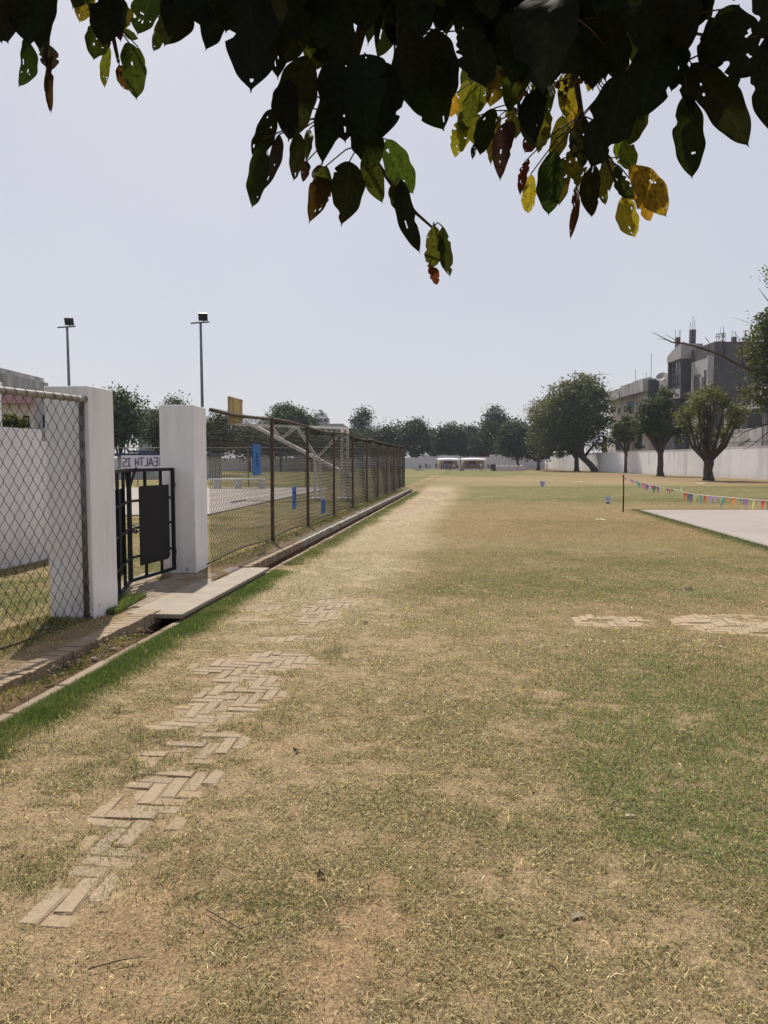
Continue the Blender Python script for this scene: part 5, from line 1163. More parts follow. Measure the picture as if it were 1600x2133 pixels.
def person(px, py, hp, pose, top_, bot, rz, label):
    X, Y = G(px, py); 
    if Y > 137: k = 137.0 / Y; X *= k; Y = 137.0
    hgt = hp * Y / F / .98
    if pose == 'sit': hgt *= 1.28
    z0 = 0 if pose != 'sit' else -.23 * hgt
    o = thing('person', (X, Y, 0), label, 'person', 'people at the far end of the field', rz)
    b = bpy.data.objects.new('body', BODY[pose]); C.objects.link(b); b.parent = o; b.scale = (hgt,) * 3; b.location = (0, 0, z0)
    for i, m in enumerate((m_skin, cloth(CO[top_]), cloth(CO[bot]))):
        b.material_slots[i].link = 'OBJECT'; b.material_slots[i].material = m
    hh = bpy.data.objects.new('hair', HAIR); C.objects.link(hh); hh.parent = b
    if pose == 'sit':
        c = thing('stool', (X, Y, 0), 'small low stool under the ' + label, 'stool')
        zt_ = .18 * hgt; q_ = MB(); q_.aab(X - .16, X + .16, Y - .12, Y + .2, zt_ - .03, zt_); q_.build('seat', m_wpaint, c)
        for dx in (-.13, .13):
            for dy in (-.09, .17):
                q_ = MB(); q_.aab(X + dx - .02, X + dx + .02, Y + dy - .02, Y + dy + .02, 0, zt_ - .03); q_.build('leg', m_wpaint, c)
PE = [(875, 977, 11, 'sit', 'dark', 'dark', .3, 'seated person in black at the far left by the wall'), (888, 977, 13, 'stand', 'dark', 'dark', 0, 'standing person all in black, left of the canopies'),
      (895, 978, 11, 'stand', 'red', 'brown', 1.2, 'small standing person in a red top, left of the canopies'), (909, 977, 14, 'stand', 'olive', 'dark', -.4, 'standing person in olive at the left corner of the left canopy'),
      (920, 980, 15, 'walk', 'tan', 'dark', .8, 'walking person in a tan top before the left canopy'), (924, 978, 13, 'stand', 'brown', 'dark', 2, 'person in brown behind the one in the tan top'),
      (930, 981, 16, 'walk', 'blue', 'dark', .4, 'left one of the pair in blue walking on the grass'), (937, 981, 16, 'walk', 'grey', 'dark', -.4, 'right one of the walking pair, in a grey top'),
      (946, 976, 12, 'stand', 'white', 'dark', 0, 'person in white under the left canopy'), (953, 976, 11, 'sit', 'dark', 'dark', .6, 'seated person in black between the two canopies'),
      (964, 976, 13, 'stand', 'tan', 'olive', 0, 'person in a pale brown top by the left pole of the right canopy'), (976, 977, 14, 'stand', 'dark', 'brown', 1, 'person in black before the right canopy poster'),
      (986, 977, 11, 'sit', 'red', 'dark', -1, 'seated person in red under the right canopy'), (999, 977, 12, 'stand', 'blue', 'dark', 0, 'person in dark blue under the right canopy edge'),
      (1002, 981, 17, 'stand', 'white', 'tan', .3, 'person in white standing on the grass before the right canopy'), (1017, 976, 12, 'sit', 'olive', 'dark', .8, 'seated person in olive right of the right canopy'),
      (1023.5, 981, 15, 'stand', 'dark', 'dark', -.3, 'person in black beside the upright black box'), (1044, 975, 11, 'stand', 'white', 'dark', 0, 'person in white behind the left part of the serving table'),
      (1065, 975, 12, 'wave', 'blue', 'dark', .4, 'person in dark blue behind the middle of the serving table, one hand raised'), (1081, 975, 13, 'stand', 'brown', 'dark', 0, 'person in brown behind the right part of the serving table'),
      (716, 977, 12, 'stand', 'dark', 'dark', 0, 'distant person in black seen through the fence near the hoop post'), (790, 978, 14, 'walk', 'dark', 'grey', 1, 'distant walking person in black seen through the far fence mesh'), (765, 978, 15, 'stand', 'white', 'dark', 0, 'distant person in a white top seen through the fence mesh')]
for a in PE: person(*a)
for i, (px, py, cc) in enumerate([(960, 980, 'grey'), (964.5, 980.5, 'dark'), (873, 981, 'grey'), (880, 980.6, 'olive'), (865, 979.5, 'grey')]):
    X, Y = G(px, py); b = MB(); r = random.Random(i)
    for k in range(3): b.sphere((X + r.uniform(-.25, .25), Y + r.uniform(-.1, .1), .12), r.uniform(.12, .22), 8, 0, None, (1.3, 1, .8))
    o = b.build('bag', cloth(CO[cc]), None, True, (X, Y, 0)); tag(o, ['grey bag on the grass before the canopies', 'black bag next to the grey one before the canopies', 'grey bundle lying on the grass left of the canopies', 'olive bundle beside the grey bundle on the grass', 'flat grey bundle nearest the fence corner'][i], 'bag')

# ================================================================ BUNTING, PLACARDS, LITTER
pX, pY = G(1298, 1066); pz = P(1297, 990, pY).z
o = thing('marker_pole', (pX, pY, 0), 'thin black pole stuck in the turf at the corner of the right court', 'pole')
b = MB(); b.tube([(pX, pY, -.1), (pX + .005, pY, pz * .5), (pX - .012, pY, pz)], [.024, .021, .019], 8); b.build('shaft', m_black, o, True)
b = MB(); b.tube([(pX - .012, pY, pz - .06), (pX - .012, pY, pz + .005)], .026, 8); b.build('cap', m_ink, o)
bt = thing('bunting', (pX + 3, pY - 2, .5), 'string of small coloured triangular flags sagging from the black pole to the right', 'bunting')
Sp = [(1299, 993, 23.4), (1312, 997, 23.2), (1330, 1004, 23.0), (1352, 1009, 22.7), (1378, 1015, 22.3), (1400, 1019, 22.0), (1418, 1022, 21.7), (1424, 1026, 21.5), (1450, 1030, 21.0), (1480, 1033, 20.3), (1506, 1035, 19.8), (1530, 1037, 19.2), (1548, 1039, 18.8), (1575, 1041, 18.2), (1600, 1043, 17.7), (1640, 1044, 17), (1700, 1042, 16)]
sp_ = [P(*a) for a in Sp]
b = MB(); b.tube(sp_, .006, 5); b.build('cord', m_wst, bt)
def on_string(px):
    for (a, c), (pa, pc) in zip(zip(Sp[:-1], Sp[1:]), zip(sp_[:-1], sp_[1:])):
        if a[0] <= px <= c[0]: f = (px - a[0]) / (c[0] - a[0]); return pa.lerp(pc, f), (pc - pa).normalized()
    return sp_[-1], Vector((1, 0, 0))
PAL = {'r': (.62, .10, .07), 'o': (.68, .24, .07), 't': (.14, .40, .42), 'g': (.05, .27, .17), 'p': (.28, .12, .42), 'l': (.52, .38, .62), 'y': (.62, .60, .26), 'w': (.66, .64, .66), 'k': (.66, .36, .42), 'b': (.13, .20, .50), 'c': (.40, .55, .45)}
fm = {k: mat('flag_cloth', tuple(min(.9, x * 1.35) for x in v), None, 8, .8, .1, 30) for k, v in PAL.items()}
FL = [(1303, 'k', 6, 5), (1309, 'w', 6, 6), (1315, 'k', 7, 6), (1320, 'w', 6, 6), (1326, 'c', 6, 6), (1330, 't', 7, 9), (1338, 'o', 5, 6), (1342, 'k', 6, 8), (1346, 'l', 7, 10), (1350, 'p', 6, 11), (1354, 'w', 6, 11), (1359, 'r', 6, 9), (1364, 'g', 6, 13), (1370, 'p', 5, 12), (1382, 'y', 5, 9), (1391, 'b', 5, 8), (1395, 'o', 5, 8), (1401, 'g', 5, 6), (1419, 'c', 6, -11),
      (1427, 'r', 7, 14), (1433, 'r', 6, 15), (1437, 'g', 7, 16), (1442, 'p', 6, 16), (1447, 'y', 7, 17), (1460, 't', 7, 17), (1468, 'r', 6, 15), (1475, 'k', 6, 14), (1482, 'l', 8, 16), (1490, 'l', 7, 15), (1502, 'y', 6, 12), (1506, 't', 9, 20), (1516, 'o', 7, 7), (1529, 'o', 10, 16), (1543, 'g', 6, 8), (1549, 'p', 6, 12), (1556, 'p', 8, 16), (1571, 'y', 7, 23), (1583, 'l', 7, 9), (1590, 'r', 10, 16), (1603, 'g', 9, 16), (1615, 't', 9, 17), (1628, 'o', 9, 17)]
rr = random.Random(5)
for px, cc, wpx, hpx in FL:
    p0, d = on_string(px); sc_ = p0.y / F; w2 = wpx * sc_ * .82; hh = hpx * sc_ * 1.35
    sw = rr.uniform(-.35, .35); fw = rr.uniform(-.5, .5)
    b = MB(); A = p0 - d * w2; B2 = p0 + d * w2; T_ = p0 + d * sw * w2 * 2 + Vector((0, fw * abs(hh) * .5, -hh)); M1 = (A + T_) / 2 + Vector((0, rr.uniform(-.03, .03), 0)); M2 = (B2 + T_) / 2 + Vector((0, rr.uniform(-.03, .03), 0)); Mi = p0 + Vector((0, .015, -.002))
    n_ = Vector((0, .003, 0)); pts = [A, Mi, B2, M1, M2, T_]
    b.add(pts + [q_ + n_ for q_ in pts], [(0, 3, 1), (1, 3, 4), (1, 4, 2), (3, 5, 4), (6, 7, 9), (7, 10, 9), (7, 8, 10), (9, 10, 11)]); b.build('flag', fm[cc], bt)

def placard(px, py, wpx, hpx, label, tint):
    X, Y = G(px, py); s_ = Y / F; w_, h_ = wpx * s_, hpx * s_; rz_ = .15
    o = thing('placard', (X, Y, 0), label, 'placard'); u = Vector((math.cos(rz_), -math.sin(rz_), 0)); up = Vector((.06, .18, 1)).normalized(); n_ = u.cross(up).normalized(); c = Vector((X, Y, .05 + h_ / 2))
    b = MB(); b.box(c, (w_, h_, .008), 0, (u, up, n_)); b.build('sheet', tint, o)
    b = MB()
    for k, v in enumerate((.16, -.10)):
        for j in range(4): b.box(c + u * (-.27 + j * .18) * w_ + up * v * h_ + n_ * .006, (w_ * .13, h_ * .13, .003), 0, (u, up, n_))
    b.build('lettering', cloth(CO['grey']), o)
    b = MB(); b.box((X, Y + .02, .03), (w_ * .45, .08, .06), 0, None, .008); b.bar((X, Y + .02, .05), c, .012, .012); b.build('stand', m_black, o)
placard(1266.5, 1049, 13, 13, 'small white notice on a short black stand, left of the black pole', mat('notice_sheet', (.62, .62, .72), None, 5, .7, 0))
placard(1130, 1013, 10, 9, 'small lilac notice on the dry turf in the middle distance', mat('lilac_sheet', (.50, .50, .66), None, 5, .7, 0))

m_paper = mat('white_paper', (.68, .66, .62), (.58, .56, .52), 6, .85, .1)
m_dry = attr_mat('dry_leaf', .75, .1, .2)
def litter(px, py, L, Wd, col, label, curl=.35, name='dry_leaf', cat='leaf', rz=None, z=0.0):
    X, Y = G(px, py); r = random.Random(int(px * 7 + py)); a = r.uniform(0, 3.1) if rz is None else rz
    u = Vector((math.cos(a), math.sin(a), 0)); v = Vector((-u.y, u.x, 0)); b = MB(); n = 8; vs = []
    sx, tx = toST(X, Y); zb = float(gz(np.array([X]), np.array([Y]), np.array([sx]), np.array([tx]), fbm(np.array([X]), np.array([Y]), 1.3, 1), fbm(np.array([X]), np.array([Y]), .35, 5))[0])
    for i in range(n + 1):
        f = i / n; ww = Wd * .5 * math.sin(math.pi * min(1, f * .93 + .07)) ** .7 * r.uniform(.85, 1.1); zc = zb + .006 + curl * L * (.25 - (f - .5) ** 2) * .6
        c = Vector((X, Y, zc)) + u * (f - .5) * L + v * .06 * L * math.sin(f * 4)
        vs += [c - v * ww + Vector((0, 0, curl * ww * r.uniform(.2, 1.1))), c, c + v * ww + Vector((0, 0, curl * ww * r.uniform(.4, 1.3)))]
    b.add(vs, [(3 * i + j, 3 * i + 3 + j, 3 * i + 4 + j, 3 * i + 1 + j) for i in range(n) for j in (0, 1)], 0, col)
    o = b.build(name, m_dry, None, True, (X, Y, 0)); tag(o, label, cat)
litter(308, 1360, .07, .035, (.16, .125, .10), 'curled brown dry leaf on the edge of the lush grass strip', .9)
litter(245, 1483, .08, .05, (.10, .06, .03), 'dark brown curled leaf below the grass strip', .9)
litter(1039, 1950, .04, .02, (.12, .07, .045), 'small reddish brown curled leaf on straw, lower centre right', 1.0)
litter(1205, 1908, .06, .024, (.20, .18, .13), 'crumpled grey green leaf pressed into the straw, lower right', .25, rz=.5)
litter(1312, 1703, .06, .02, (.38, .32, .22), 'pale tan leaf half buried in the turf, right', .5, rz=.1)
litter(1260, 1339, .07, .02, (.46, .46, .36), 'thin pale curved leaf below the brick strip on the right', .6, rz=1.4)
litter(1590, 1774, .022, .014, (.40, .16, .10), 'tiny reddish leaf at the right edge', .6)
litter(1436, 1230, .10, .05, (.03, .03, .025), 'dark leaf lying in the grass, upper right', .8)
litter(669, 1832, .03, .025, (.04, .025, .015), 'small dark seed pod on the sandy turf, left of centre', 1.3)
litter(617, 1567, .03, .025, (.03, .025, .02), 'small black twig fragment right of the bricks', 1.3)
litter(761, 1299, .05, .03, (.04, .03, .02), 'dark speck of leaf right of the far bricks', .9)
litter(1250, 1084, .30, .10, (.62, .62, .56), 'scrap of white paper lying on the turf left of the court', .4, 'paper_scrap', 'paper', rz=-.5)
litter(1500, 1349, .04, .03, (.60, .55, .48), 'tiny pale fragment below the cross path', .4, 'paper_scrap', 'paper')
litter(1475, 1007, .0 + 1.6, .8, (.50, .48, .44), 'pale sheet of paper on the dirt near the first tree', .05, 'paper_scrap', 'paper', rz=.1)
litter(1209, 1004.5, 1.2, .35, (.60, .58, .54), 'white scrap on the bare far ground', .1, 'paper_scrap', 'paper', rz=0)
litter(100, 1329, .17, .10, (.26, .24, .20), 'flat grey stone lying in the shade beside the fence', .1, 'flat_stone', 'stone', rz=.2, z=.08)
# twigs and drain rubble
m_stone = attr_mat('rubble', .95, 0, .1, [(40, (.8, .8, .8), (1.15, 1.15, 1.15))], .4, 60, .01)
rr = random.Random(12)
def zdr(s): return .03 - .27 * float(sm(6.7, 7.6, np.array([s]))[0])
for i in range(46):
    s = rr.uniform(3.6, 7.3); t = rr.uniform(TRL + .02, TRR - .02); r_ = rr.uniform(.008, .026); b = MB(); k = rr.uniform(.5, 1.3)
    b.sphere(ST(s, t, zdr(s) + r_ * .3), r_, 6, 0, (.24 * k, .20 * k, .165 * k), (rr.uniform(.8, 1.6), rr.uniform(.7, 1.5), rr.uniform(.4, .8)))
    o = b.build('rubble_stone', m_stone, None, False, ST(s, t, zdr(s))); tag(o, 'small pale stone lying in the open drain', 'stone', 'stones in the drain')
b = MB()
for i in range(420):
    s = rr.uniform(3.0, 7.4) if rr.random() < .7 else rr.uniform(10.8, 20); t = rr.uniform(TRL + .01, TRR - .01); a = rr.uniform(0, 6.28); L = rr.uniform(.02, .06); z = zdr(s) + .03 + rr.uniform(0, .03); k = rr.uniform(.4, 1.2)
    p0 = ST(s, t, z); u = Vector((math.cos(a), math.sin(a), rr.uniform(-.3, .3))); v = Vector((-u.y, u.x, rr.uniform(-.4, .4)))
    b.add([p0 - u * L * .5, p0 - v * L * .22 + Vector((0, 0, .006)), p0 + u * L * .5, p0 + v * L * .22 + Vector((0, 0, .006))], [(0, 1, 2, 3)], 0, (.15 * k, .10 * k, .06 * k))
tag(b.build('leaf_litter', m_dry, None, False, ST(5, .7, 0)), 'dead leaves and scraps lying in the open drain', 'litter', kind='stuff')
for i, (pts, lab) in enumerate([([(430, 1905), (500, 1945), (560, 1930)], 'thin dark twig on the sand at the lower left'), ([(185, 2030), (250, 2012), (300, 2004)], 'longer brown twig near the bottom left corner')]):
    b = MB(); q_ = [Vector((*G(*p_), .018)) for p_ in pts]; b.tube(q_, [.0022, .0018, .0010][:len(q_)], 5); o = b.build('twig', m_bark if i < 2 else m_paper, None, False, q_[0]); tag(o, lab, 'twig')

# ================================================================ OVERHANGING FIG TREE
m_fleaf = attr_mat('fig_leaf', .65, .30, .12, [(55, (.75, .75, .75), (1.15, 1.15, 1.15))], .35, 45, .004)
ft = thing('fig_tree', (1.9, -2.6, 0), 'large leafed fig tree overhead, its dark drooping leaves and yellow ones filling the top', 'tree')
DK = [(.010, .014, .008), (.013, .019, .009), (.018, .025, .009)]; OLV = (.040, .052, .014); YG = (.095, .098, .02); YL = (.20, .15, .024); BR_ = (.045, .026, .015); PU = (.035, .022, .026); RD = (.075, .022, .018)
lr = random.Random(21); LV, LF, LC = [], [], []
def fig_leaf(A, B_, Wd, col, nu=30, nv=14, holes=2, ragged=.12, spots=None, roll=None, face=None):
    A = Vector(A); B_ = Vector(B_); ax_ = B_ - A; L = ax_.length; u = ax_ / L
    tocam = (Vector((0, 0, H)) - (A + B_) / 2).normalized() if face is None else face
    side = u.cross(tocam)
    if side.length < .1: side = u.cross(Vector((1, 0, 0)))
    side.normalize(); nrm = side.cross(u).normalized()
    r_ = roll if roll is not None else lr.uniform(-.5, .5); side, nrm = side * math.cos(r_) + nrm * math.sin(r_), nrm * math.cos(r_) - side * math.sin(r_)
    bow = lr.uniform(-.10, .14) * L; fold = lr.uniform(.08, .38); wav = lr.uniform(.02, .05) * L; ph = lr.uniform(0, 6); bites = [(lr.uniform(.15, .9), lr.choice((-1, 1)), lr.uniform(.03, .07), lr.uniform(.12, .5)) for _ in range(int(ragged * 16))]
    swp = lr.uniform(-.07, .07) * L; k0 = len(LV); tw = lr.uniform(-.35, .35)
    for i in range(nu + 1):
        f = i / nu; body = max(0, 1 - (abs(f - .46) / (.46 if f < .46 else .50)) ** 2.3) ** .72
        wd = Wd * .5 * body; wd = max(wd, Wd * .5 * (.05 if f > .85 else .02)) * (1 if f < .995 else .2)
        s2 = side * math.cos(tw * f) + nrm * math.sin(tw * f); n2 = nrm * math.cos(tw * f) - side * math.sin(tw * f)
        for j in range(nv + 1):
            g = (j / nv) * 2 - 1; w2 = wd * (1 + .05 * math.sin(f * 19 + ph + g * 2))
            for (bf, bs, bw, bd) in bites:
                if bs * g > 0 and abs(f - bf) < bw: w2 *= 1 - bd * (1 - (abs(f - bf) / bw) ** 2)
            p = A + u * (f * L) + side * (swp * math.sin(f * 3.1)) + n2 * (bow * math.sin(f * math.pi)) + s2 * (g * w2) + n2 * (abs(g) ** 1.2 * w2 * fold + wav * .35 * math.sin(f * 14 + ph) * abs(g))
            LV.append(tuple(p)); vein = .10 * (abs(g) < .01) ; c = col
            if spots and lr.random() < .07: c = spots
            k = 1 + vein * 3 + .20 * (math.sin(f * 44 - abs(g) * 7) > .55) + lr.uniform(-.09, .09); LC.append(tuple(x * k for x in c))
    kill = set()
    for _ in range(holes):
        hi, hj = lr.randrange(2, nu - 3), lr.randrange(1, nv - 1); kill.add((hi, hj))
        for (a_, c_) in ((1, 0), (0, 1), (-1, 0)):
            if lr.random() < .22: kill.add((hi + a_, hj + c_))
        for (a_, c_) in ((0, 0), (1, 0), (0, 1), (1, 1)):           # round the hole off
            q_ = k0 + (hi + a_) * (nv + 1) + hj + c_; cen = Vector(LV[k0 + hi * (nv + 1) + hj]).lerp(Vector(LV[k0 + (hi + 1) * (nv + 1) + hj + 1]), .5)
            LV[q_] = tuple(Vector(LV[q_]).lerp(cen, lr.uniform(.0, .4)))
    for i in range(nu):
        for j in range(nv):
            if (i, j) in kill: continue
            a = k0 + i * (nv + 1) + j; LF.append((a, a + 1, a + nv + 2, a + nv + 1))
TW = MB()
def pt3(px, py, d): return P(px, py, d)
TW_BR = []
def twig(pts, r0, r1, dep):
    q_ = [P(a, c_, dep + (dd if (dd := (i * .37 % .09)) else 0)) for i, (a, c_) in enumerate(pts)]
    TW.tube(q_, [r0 + (r1 - r0) * i / (len(q_) - 1) for i in range(len(q_))], 7); TW_BR.extend(q_); return q_
tops = []
for pts, r0, r1, d in [([(640, -190), (668, -80), (683, 60), (694, 180), (706, 285)], .014, .007, 1.95), ([(190, -190), (208, -60), (232, 60), (247, 130)], .010, .004, 1.9), ([(125, -160), (117, -60), (107, 40), (97, 95)], .008, .004, 1.85),
    ([(1040, -170), (1062, -60), (1080, 60), (1072, 130), (1082, 230)], .012, .005, 2.1), ([(1185, -180), (1188, -40), (1184, 70), (1196, 140), (1212, 240), (1262, 330), (1292, 405)], .014, .003, 2.0), ([(1370, -150), (1368, 40), (1340, 90), (1312, 150)], .009, .004, 1.8),
    ([(1440, -150), (1432, 0), (1420, 80), (1424, 130)], .008, .004, 1.8), ([(850, -170), (838, -20), (832, 100), (800, 200), (770, 250)], .013, .004, 1.95), ([(705, 240), (760, 300), (820, 390), (868, 445), (902, 475)], .007, .003, 1.95),
    ([(560, -170), (555, -60), (545, -20)], .010, .005, 1.8), ([(400, -170), (395, -70), (390, -30)], .009, .004, 1.8), ([(1560, -140), (1540, -30), (1528, 0)], .009, .004, 1.8), ([(20, -150), (40, -60), (50, 40)], .009, .004, 1.8), ([(1330, -100), (1400, 60), (1475, 75)], .007, .003, 1.8)]:
    tops.append(twig(pts, r0, r1, d)[0])
def leaf(bx, by, tx, ty, wpx, col, d, holes=2, ragged=.10, spots=None, pet=True, roll=None):
    dz = lr.uniform(-.05, .05); A = P(bx, by, d + dz); B2 = P(tx, ty, d - dz)
    w_ = wpx * d / F * .88; rl = roll if roll is not None else lr.uniform(-.45, .45); w_ /= max(.6, math.cos(rl))
    fig_leaf(A, B2, w_, col, holes=holes, ragged=ragged, spots=spots, roll=rl)
    if pet:
        j = min(TW_BR, key=lambda q_: (q_ - A).length + (.35 if q_.z < A.z else 0))
        if (j - A).length < .45: TW.tube([A, A.lerp(j, .5) + Vector((0, 0, .012)), j], [.0016, .0017, .0022], 5)
        else: TW.tube([A, A + Vector((lr.uniform(-.02, .02), 0, .08))], [.0016, .002], 5)
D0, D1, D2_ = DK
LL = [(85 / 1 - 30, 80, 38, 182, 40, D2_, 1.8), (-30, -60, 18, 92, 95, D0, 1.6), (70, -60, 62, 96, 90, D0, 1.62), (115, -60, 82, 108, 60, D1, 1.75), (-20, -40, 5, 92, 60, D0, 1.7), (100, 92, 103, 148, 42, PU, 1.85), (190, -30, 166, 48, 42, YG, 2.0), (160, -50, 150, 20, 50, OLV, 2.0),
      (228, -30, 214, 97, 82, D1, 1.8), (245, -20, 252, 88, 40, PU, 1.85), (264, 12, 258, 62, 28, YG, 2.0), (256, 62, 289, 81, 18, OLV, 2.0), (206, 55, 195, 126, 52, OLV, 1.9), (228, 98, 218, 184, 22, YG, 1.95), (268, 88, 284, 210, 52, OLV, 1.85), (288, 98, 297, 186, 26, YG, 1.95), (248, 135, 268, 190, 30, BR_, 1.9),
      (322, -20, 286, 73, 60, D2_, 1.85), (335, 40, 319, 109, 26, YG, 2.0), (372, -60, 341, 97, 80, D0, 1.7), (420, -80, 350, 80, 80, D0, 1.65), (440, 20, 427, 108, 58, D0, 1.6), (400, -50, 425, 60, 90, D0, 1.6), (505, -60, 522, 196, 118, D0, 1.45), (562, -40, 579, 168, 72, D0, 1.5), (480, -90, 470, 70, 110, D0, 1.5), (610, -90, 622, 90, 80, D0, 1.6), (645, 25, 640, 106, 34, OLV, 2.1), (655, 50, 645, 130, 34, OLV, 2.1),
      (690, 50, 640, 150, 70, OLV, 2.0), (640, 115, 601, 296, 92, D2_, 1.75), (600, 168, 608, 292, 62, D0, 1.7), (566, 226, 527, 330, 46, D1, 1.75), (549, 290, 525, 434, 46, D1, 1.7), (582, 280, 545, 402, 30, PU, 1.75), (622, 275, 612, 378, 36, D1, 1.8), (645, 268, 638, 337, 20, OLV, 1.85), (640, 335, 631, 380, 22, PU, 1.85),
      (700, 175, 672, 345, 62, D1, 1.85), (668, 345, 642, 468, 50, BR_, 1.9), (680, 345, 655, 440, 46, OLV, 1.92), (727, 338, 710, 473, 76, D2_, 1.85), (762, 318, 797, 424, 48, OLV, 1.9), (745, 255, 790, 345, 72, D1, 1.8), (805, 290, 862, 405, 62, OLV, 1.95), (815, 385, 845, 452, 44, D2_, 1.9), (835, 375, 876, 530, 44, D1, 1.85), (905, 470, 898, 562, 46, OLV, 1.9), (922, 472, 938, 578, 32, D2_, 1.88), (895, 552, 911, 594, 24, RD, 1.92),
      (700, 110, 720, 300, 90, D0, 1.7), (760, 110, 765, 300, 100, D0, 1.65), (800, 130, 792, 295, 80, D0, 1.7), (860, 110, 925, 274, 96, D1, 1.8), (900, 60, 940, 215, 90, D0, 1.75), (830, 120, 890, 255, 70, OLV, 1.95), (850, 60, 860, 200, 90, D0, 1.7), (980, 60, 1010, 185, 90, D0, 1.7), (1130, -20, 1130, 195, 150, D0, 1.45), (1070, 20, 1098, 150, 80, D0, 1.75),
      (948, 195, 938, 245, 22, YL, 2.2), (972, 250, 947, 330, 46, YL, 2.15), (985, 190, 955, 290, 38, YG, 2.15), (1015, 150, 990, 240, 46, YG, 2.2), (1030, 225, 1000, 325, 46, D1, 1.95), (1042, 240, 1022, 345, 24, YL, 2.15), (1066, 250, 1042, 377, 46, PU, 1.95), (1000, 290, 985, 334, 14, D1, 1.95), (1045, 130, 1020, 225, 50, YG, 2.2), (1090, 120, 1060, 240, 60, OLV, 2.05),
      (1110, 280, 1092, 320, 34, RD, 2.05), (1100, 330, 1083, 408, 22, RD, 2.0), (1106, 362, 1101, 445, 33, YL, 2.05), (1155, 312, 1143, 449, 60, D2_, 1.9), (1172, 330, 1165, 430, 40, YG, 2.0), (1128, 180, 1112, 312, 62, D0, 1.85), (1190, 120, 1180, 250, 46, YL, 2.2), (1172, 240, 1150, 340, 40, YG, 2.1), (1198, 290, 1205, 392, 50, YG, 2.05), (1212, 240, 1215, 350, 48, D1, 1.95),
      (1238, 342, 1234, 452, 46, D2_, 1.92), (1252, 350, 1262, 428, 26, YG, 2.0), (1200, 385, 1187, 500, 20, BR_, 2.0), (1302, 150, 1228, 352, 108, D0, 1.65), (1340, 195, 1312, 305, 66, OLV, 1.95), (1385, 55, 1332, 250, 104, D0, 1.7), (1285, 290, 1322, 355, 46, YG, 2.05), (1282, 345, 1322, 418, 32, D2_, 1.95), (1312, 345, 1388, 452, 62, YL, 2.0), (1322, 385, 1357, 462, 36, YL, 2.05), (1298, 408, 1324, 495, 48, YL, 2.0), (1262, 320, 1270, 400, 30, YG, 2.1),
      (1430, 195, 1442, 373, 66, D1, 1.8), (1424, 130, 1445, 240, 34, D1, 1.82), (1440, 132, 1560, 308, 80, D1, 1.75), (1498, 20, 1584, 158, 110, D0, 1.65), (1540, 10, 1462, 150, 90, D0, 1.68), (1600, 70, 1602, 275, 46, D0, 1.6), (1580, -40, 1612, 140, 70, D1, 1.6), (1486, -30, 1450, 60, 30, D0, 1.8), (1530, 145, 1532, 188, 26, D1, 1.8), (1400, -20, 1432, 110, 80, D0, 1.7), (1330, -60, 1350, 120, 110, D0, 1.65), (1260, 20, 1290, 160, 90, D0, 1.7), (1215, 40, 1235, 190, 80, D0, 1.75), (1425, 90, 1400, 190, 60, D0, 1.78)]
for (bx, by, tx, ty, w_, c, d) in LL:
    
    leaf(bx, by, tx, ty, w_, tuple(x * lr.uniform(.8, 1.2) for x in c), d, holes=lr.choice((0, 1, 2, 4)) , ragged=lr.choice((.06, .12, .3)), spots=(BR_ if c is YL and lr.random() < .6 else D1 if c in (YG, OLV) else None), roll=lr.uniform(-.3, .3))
leaf(102, 95, 108, 238, 20, BR_, 1.85, 0, .5, PU); leaf(104, 130, 106, 236, 14, PU, 1.84, 0, .5, BR_)
# filler leaves of the dense crown
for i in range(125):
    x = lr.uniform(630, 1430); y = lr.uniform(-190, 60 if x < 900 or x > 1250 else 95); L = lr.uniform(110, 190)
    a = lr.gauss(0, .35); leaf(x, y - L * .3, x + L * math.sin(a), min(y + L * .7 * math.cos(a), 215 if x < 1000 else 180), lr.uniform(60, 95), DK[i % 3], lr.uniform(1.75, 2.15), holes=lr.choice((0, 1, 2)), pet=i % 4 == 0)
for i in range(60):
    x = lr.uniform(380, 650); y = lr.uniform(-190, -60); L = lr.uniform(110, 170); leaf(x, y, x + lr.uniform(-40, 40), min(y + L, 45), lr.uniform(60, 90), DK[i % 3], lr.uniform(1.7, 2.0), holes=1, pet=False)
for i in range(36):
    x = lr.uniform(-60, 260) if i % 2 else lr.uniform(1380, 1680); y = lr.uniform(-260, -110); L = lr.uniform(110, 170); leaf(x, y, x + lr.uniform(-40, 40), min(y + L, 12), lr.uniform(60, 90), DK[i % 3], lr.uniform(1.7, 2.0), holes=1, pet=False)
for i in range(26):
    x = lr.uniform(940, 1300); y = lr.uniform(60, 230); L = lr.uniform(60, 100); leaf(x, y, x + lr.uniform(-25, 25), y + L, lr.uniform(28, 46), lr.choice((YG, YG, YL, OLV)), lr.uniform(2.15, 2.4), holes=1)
# unseen canopy added above and behind the viewer to shade the hanging leaves
def canopy_leaf(x, y, z, L):
    a = lr.uniform(0, 6.28); d = Vector((math.cos(a), math.sin(a), lr.uniform(-1.0, .1))).normalized(); A = Vector((x, y, z))
    fig_leaf(A, A + d * L, L * .5, DK[lr.randrange(3)], nu=5, nv=2, holes=0, ragged=0, roll=lr.uniform(-.6, .6), face=Vector((lr.gauss(0, .4), lr.gauss(0, .4), 1)).normalized())
for i in range(7500):
    y = lr.uniform(-5.0, 3.3); x = lr.gauss(.3, 2.6); z = lr.uniform(3.3, 5.6)
    lim = H + max(y, 0) * .70 + .35                                 # stays above the upper edge of the view
    if z < lim: z = lim + lr.random() * 1.2
    if y - .72 * z > .2: continue                                   # its shade must stay behind the visible turf
    canopy_leaf(x, y, z, lr.uniform(.14, .22))
bulk('foliage', np.array(LV), np.array(LF), np.array(LC), m_fleaf, ft, smooth=True)
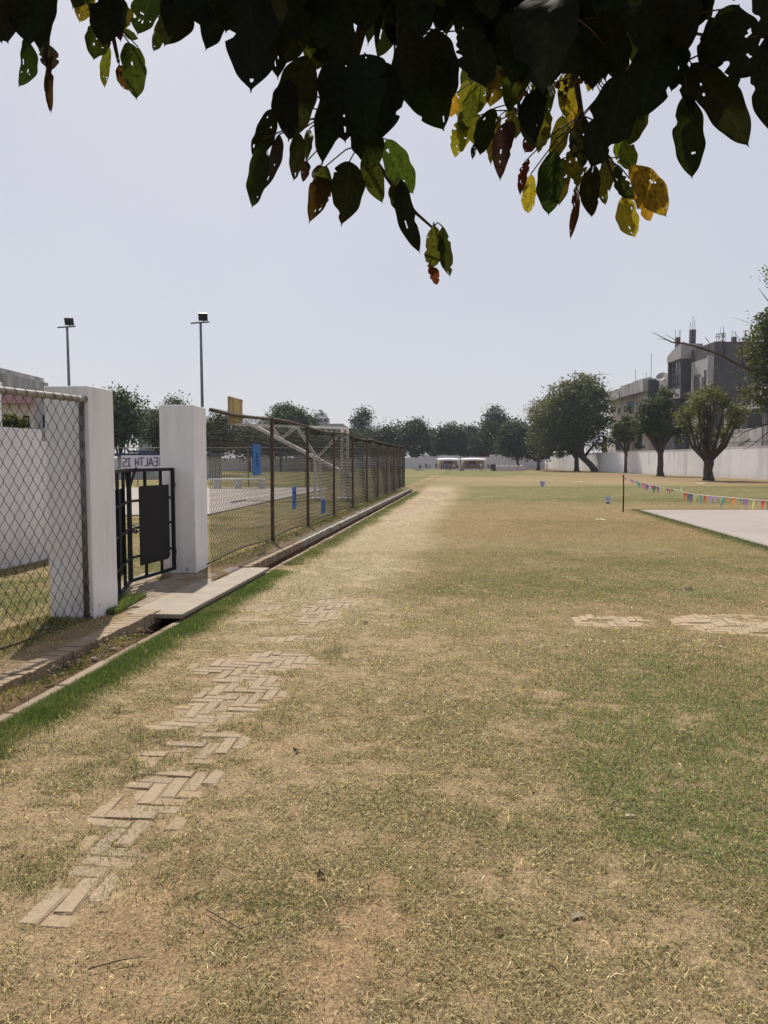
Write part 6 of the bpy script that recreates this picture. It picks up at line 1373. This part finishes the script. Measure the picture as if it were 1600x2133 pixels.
# figs
b = MB(); fg = random.Random(2)
for i, (fx_, fy_) in enumerate([(1150, 118), (1162, 178), (1178, 172), (1180, 186), (1190, 178), (1196, 168), (1168, 196), (1175, 205), (1210, 168), (1222, 170), (1208, 230), (1043, 150), (1050, 158), (1058, 150), (1046, 132), (1066, 146), (1085, 172), (1082, 200), (1053, 112), (1095, 195)]):
    q_ = MB(); c = P(fx_, fy_, fg.uniform(1.86, 1.93)); q_.sphere(c, .0062 + .001 * fg.random(), 10, 0, (.16, .10, .03) if i % 3 else (.10, .10, .03)); q_.tube([c, c + Vector((fg.uniform(-.01, .01), 0, .018))], .0012, 4, 0, (.08, .06, .03)); q_.build('fig', m_fleaf, ft, True)
TW.build('twigs', mat('twig_bark', (.075, .048, .036), (.045, .03, .024), 60, .8, .4, 200, bdist=.002), ft, True)
b = MB(); tr0 = Vector((1.9, -2.6, -.2))
b.tube([tr0, tr0 + Vector((0, 0, .35)), tr0 + Vector((-.05, .1, 1.3)), tr0 + Vector((-.1, .15, 2.3)), tr0 + Vector((-.2, .3, 3.2))], [.42, .32, .27, .25, .24], 14)
crot = tr0 + Vector((-.2, .3, 3.1))
for e in [(-1.5, 1.2, 4.3), (.5, 1.6, 4.1), (2.4, 1.0, 4.4), (-3.0, -1, 4.8), (3.6, -1.5, 4.9), (1.0, -4.4, 5.1), (-1, -3.6, 5.0)]:
    e = Vector(e); b.tube([crot, crot.lerp(e, .35) + Vector((0, 0, .25)), crot.lerp(e, .7) + Vector((0, 0, .2)), e], [.17, .12, .08, .04], 8)
b.build('trunk', m_bark, ft, True)
b = MB()
E_ = [Vector((-1.5, 1.2, 4.3)), Vector((.5, 1.6, 4.1)), Vector((2.4, 1.0, 4.4))]
for q_ in tops:
    e = min(E_, key=lambda a: (a - q_).length); b.tube([e, e.lerp(q_, .5) + Vector((0, 0, .12)), q_], [.03, .02, .012], 6)
b.build('limb', m_bark, ft, True)

# ================================================================ HAZE
hz_m = bpy.data.materials.new('haze_air'); hz_m.use_nodes = True; nt = hz_m.node_tree; nt.nodes.clear()
ou = nt.nodes.new('ShaderNodeOutputMaterial'); pv = nt.nodes.new('ShaderNodeVolumePrincipled')
pv.inputs['Color'].default_value = (.78, .86, 1, 1); pv.inputs['Density'].default_value = .00026; pv.inputs['Anisotropy'].default_value = .3
nt.links.new(pv.outputs[0], ou.inputs['Volume'])
b = MB(); b.aab(-480, 480, -400, 520, -2.0, 26); o = b.build('haze', hz_m); tag(o, kind='stuff')
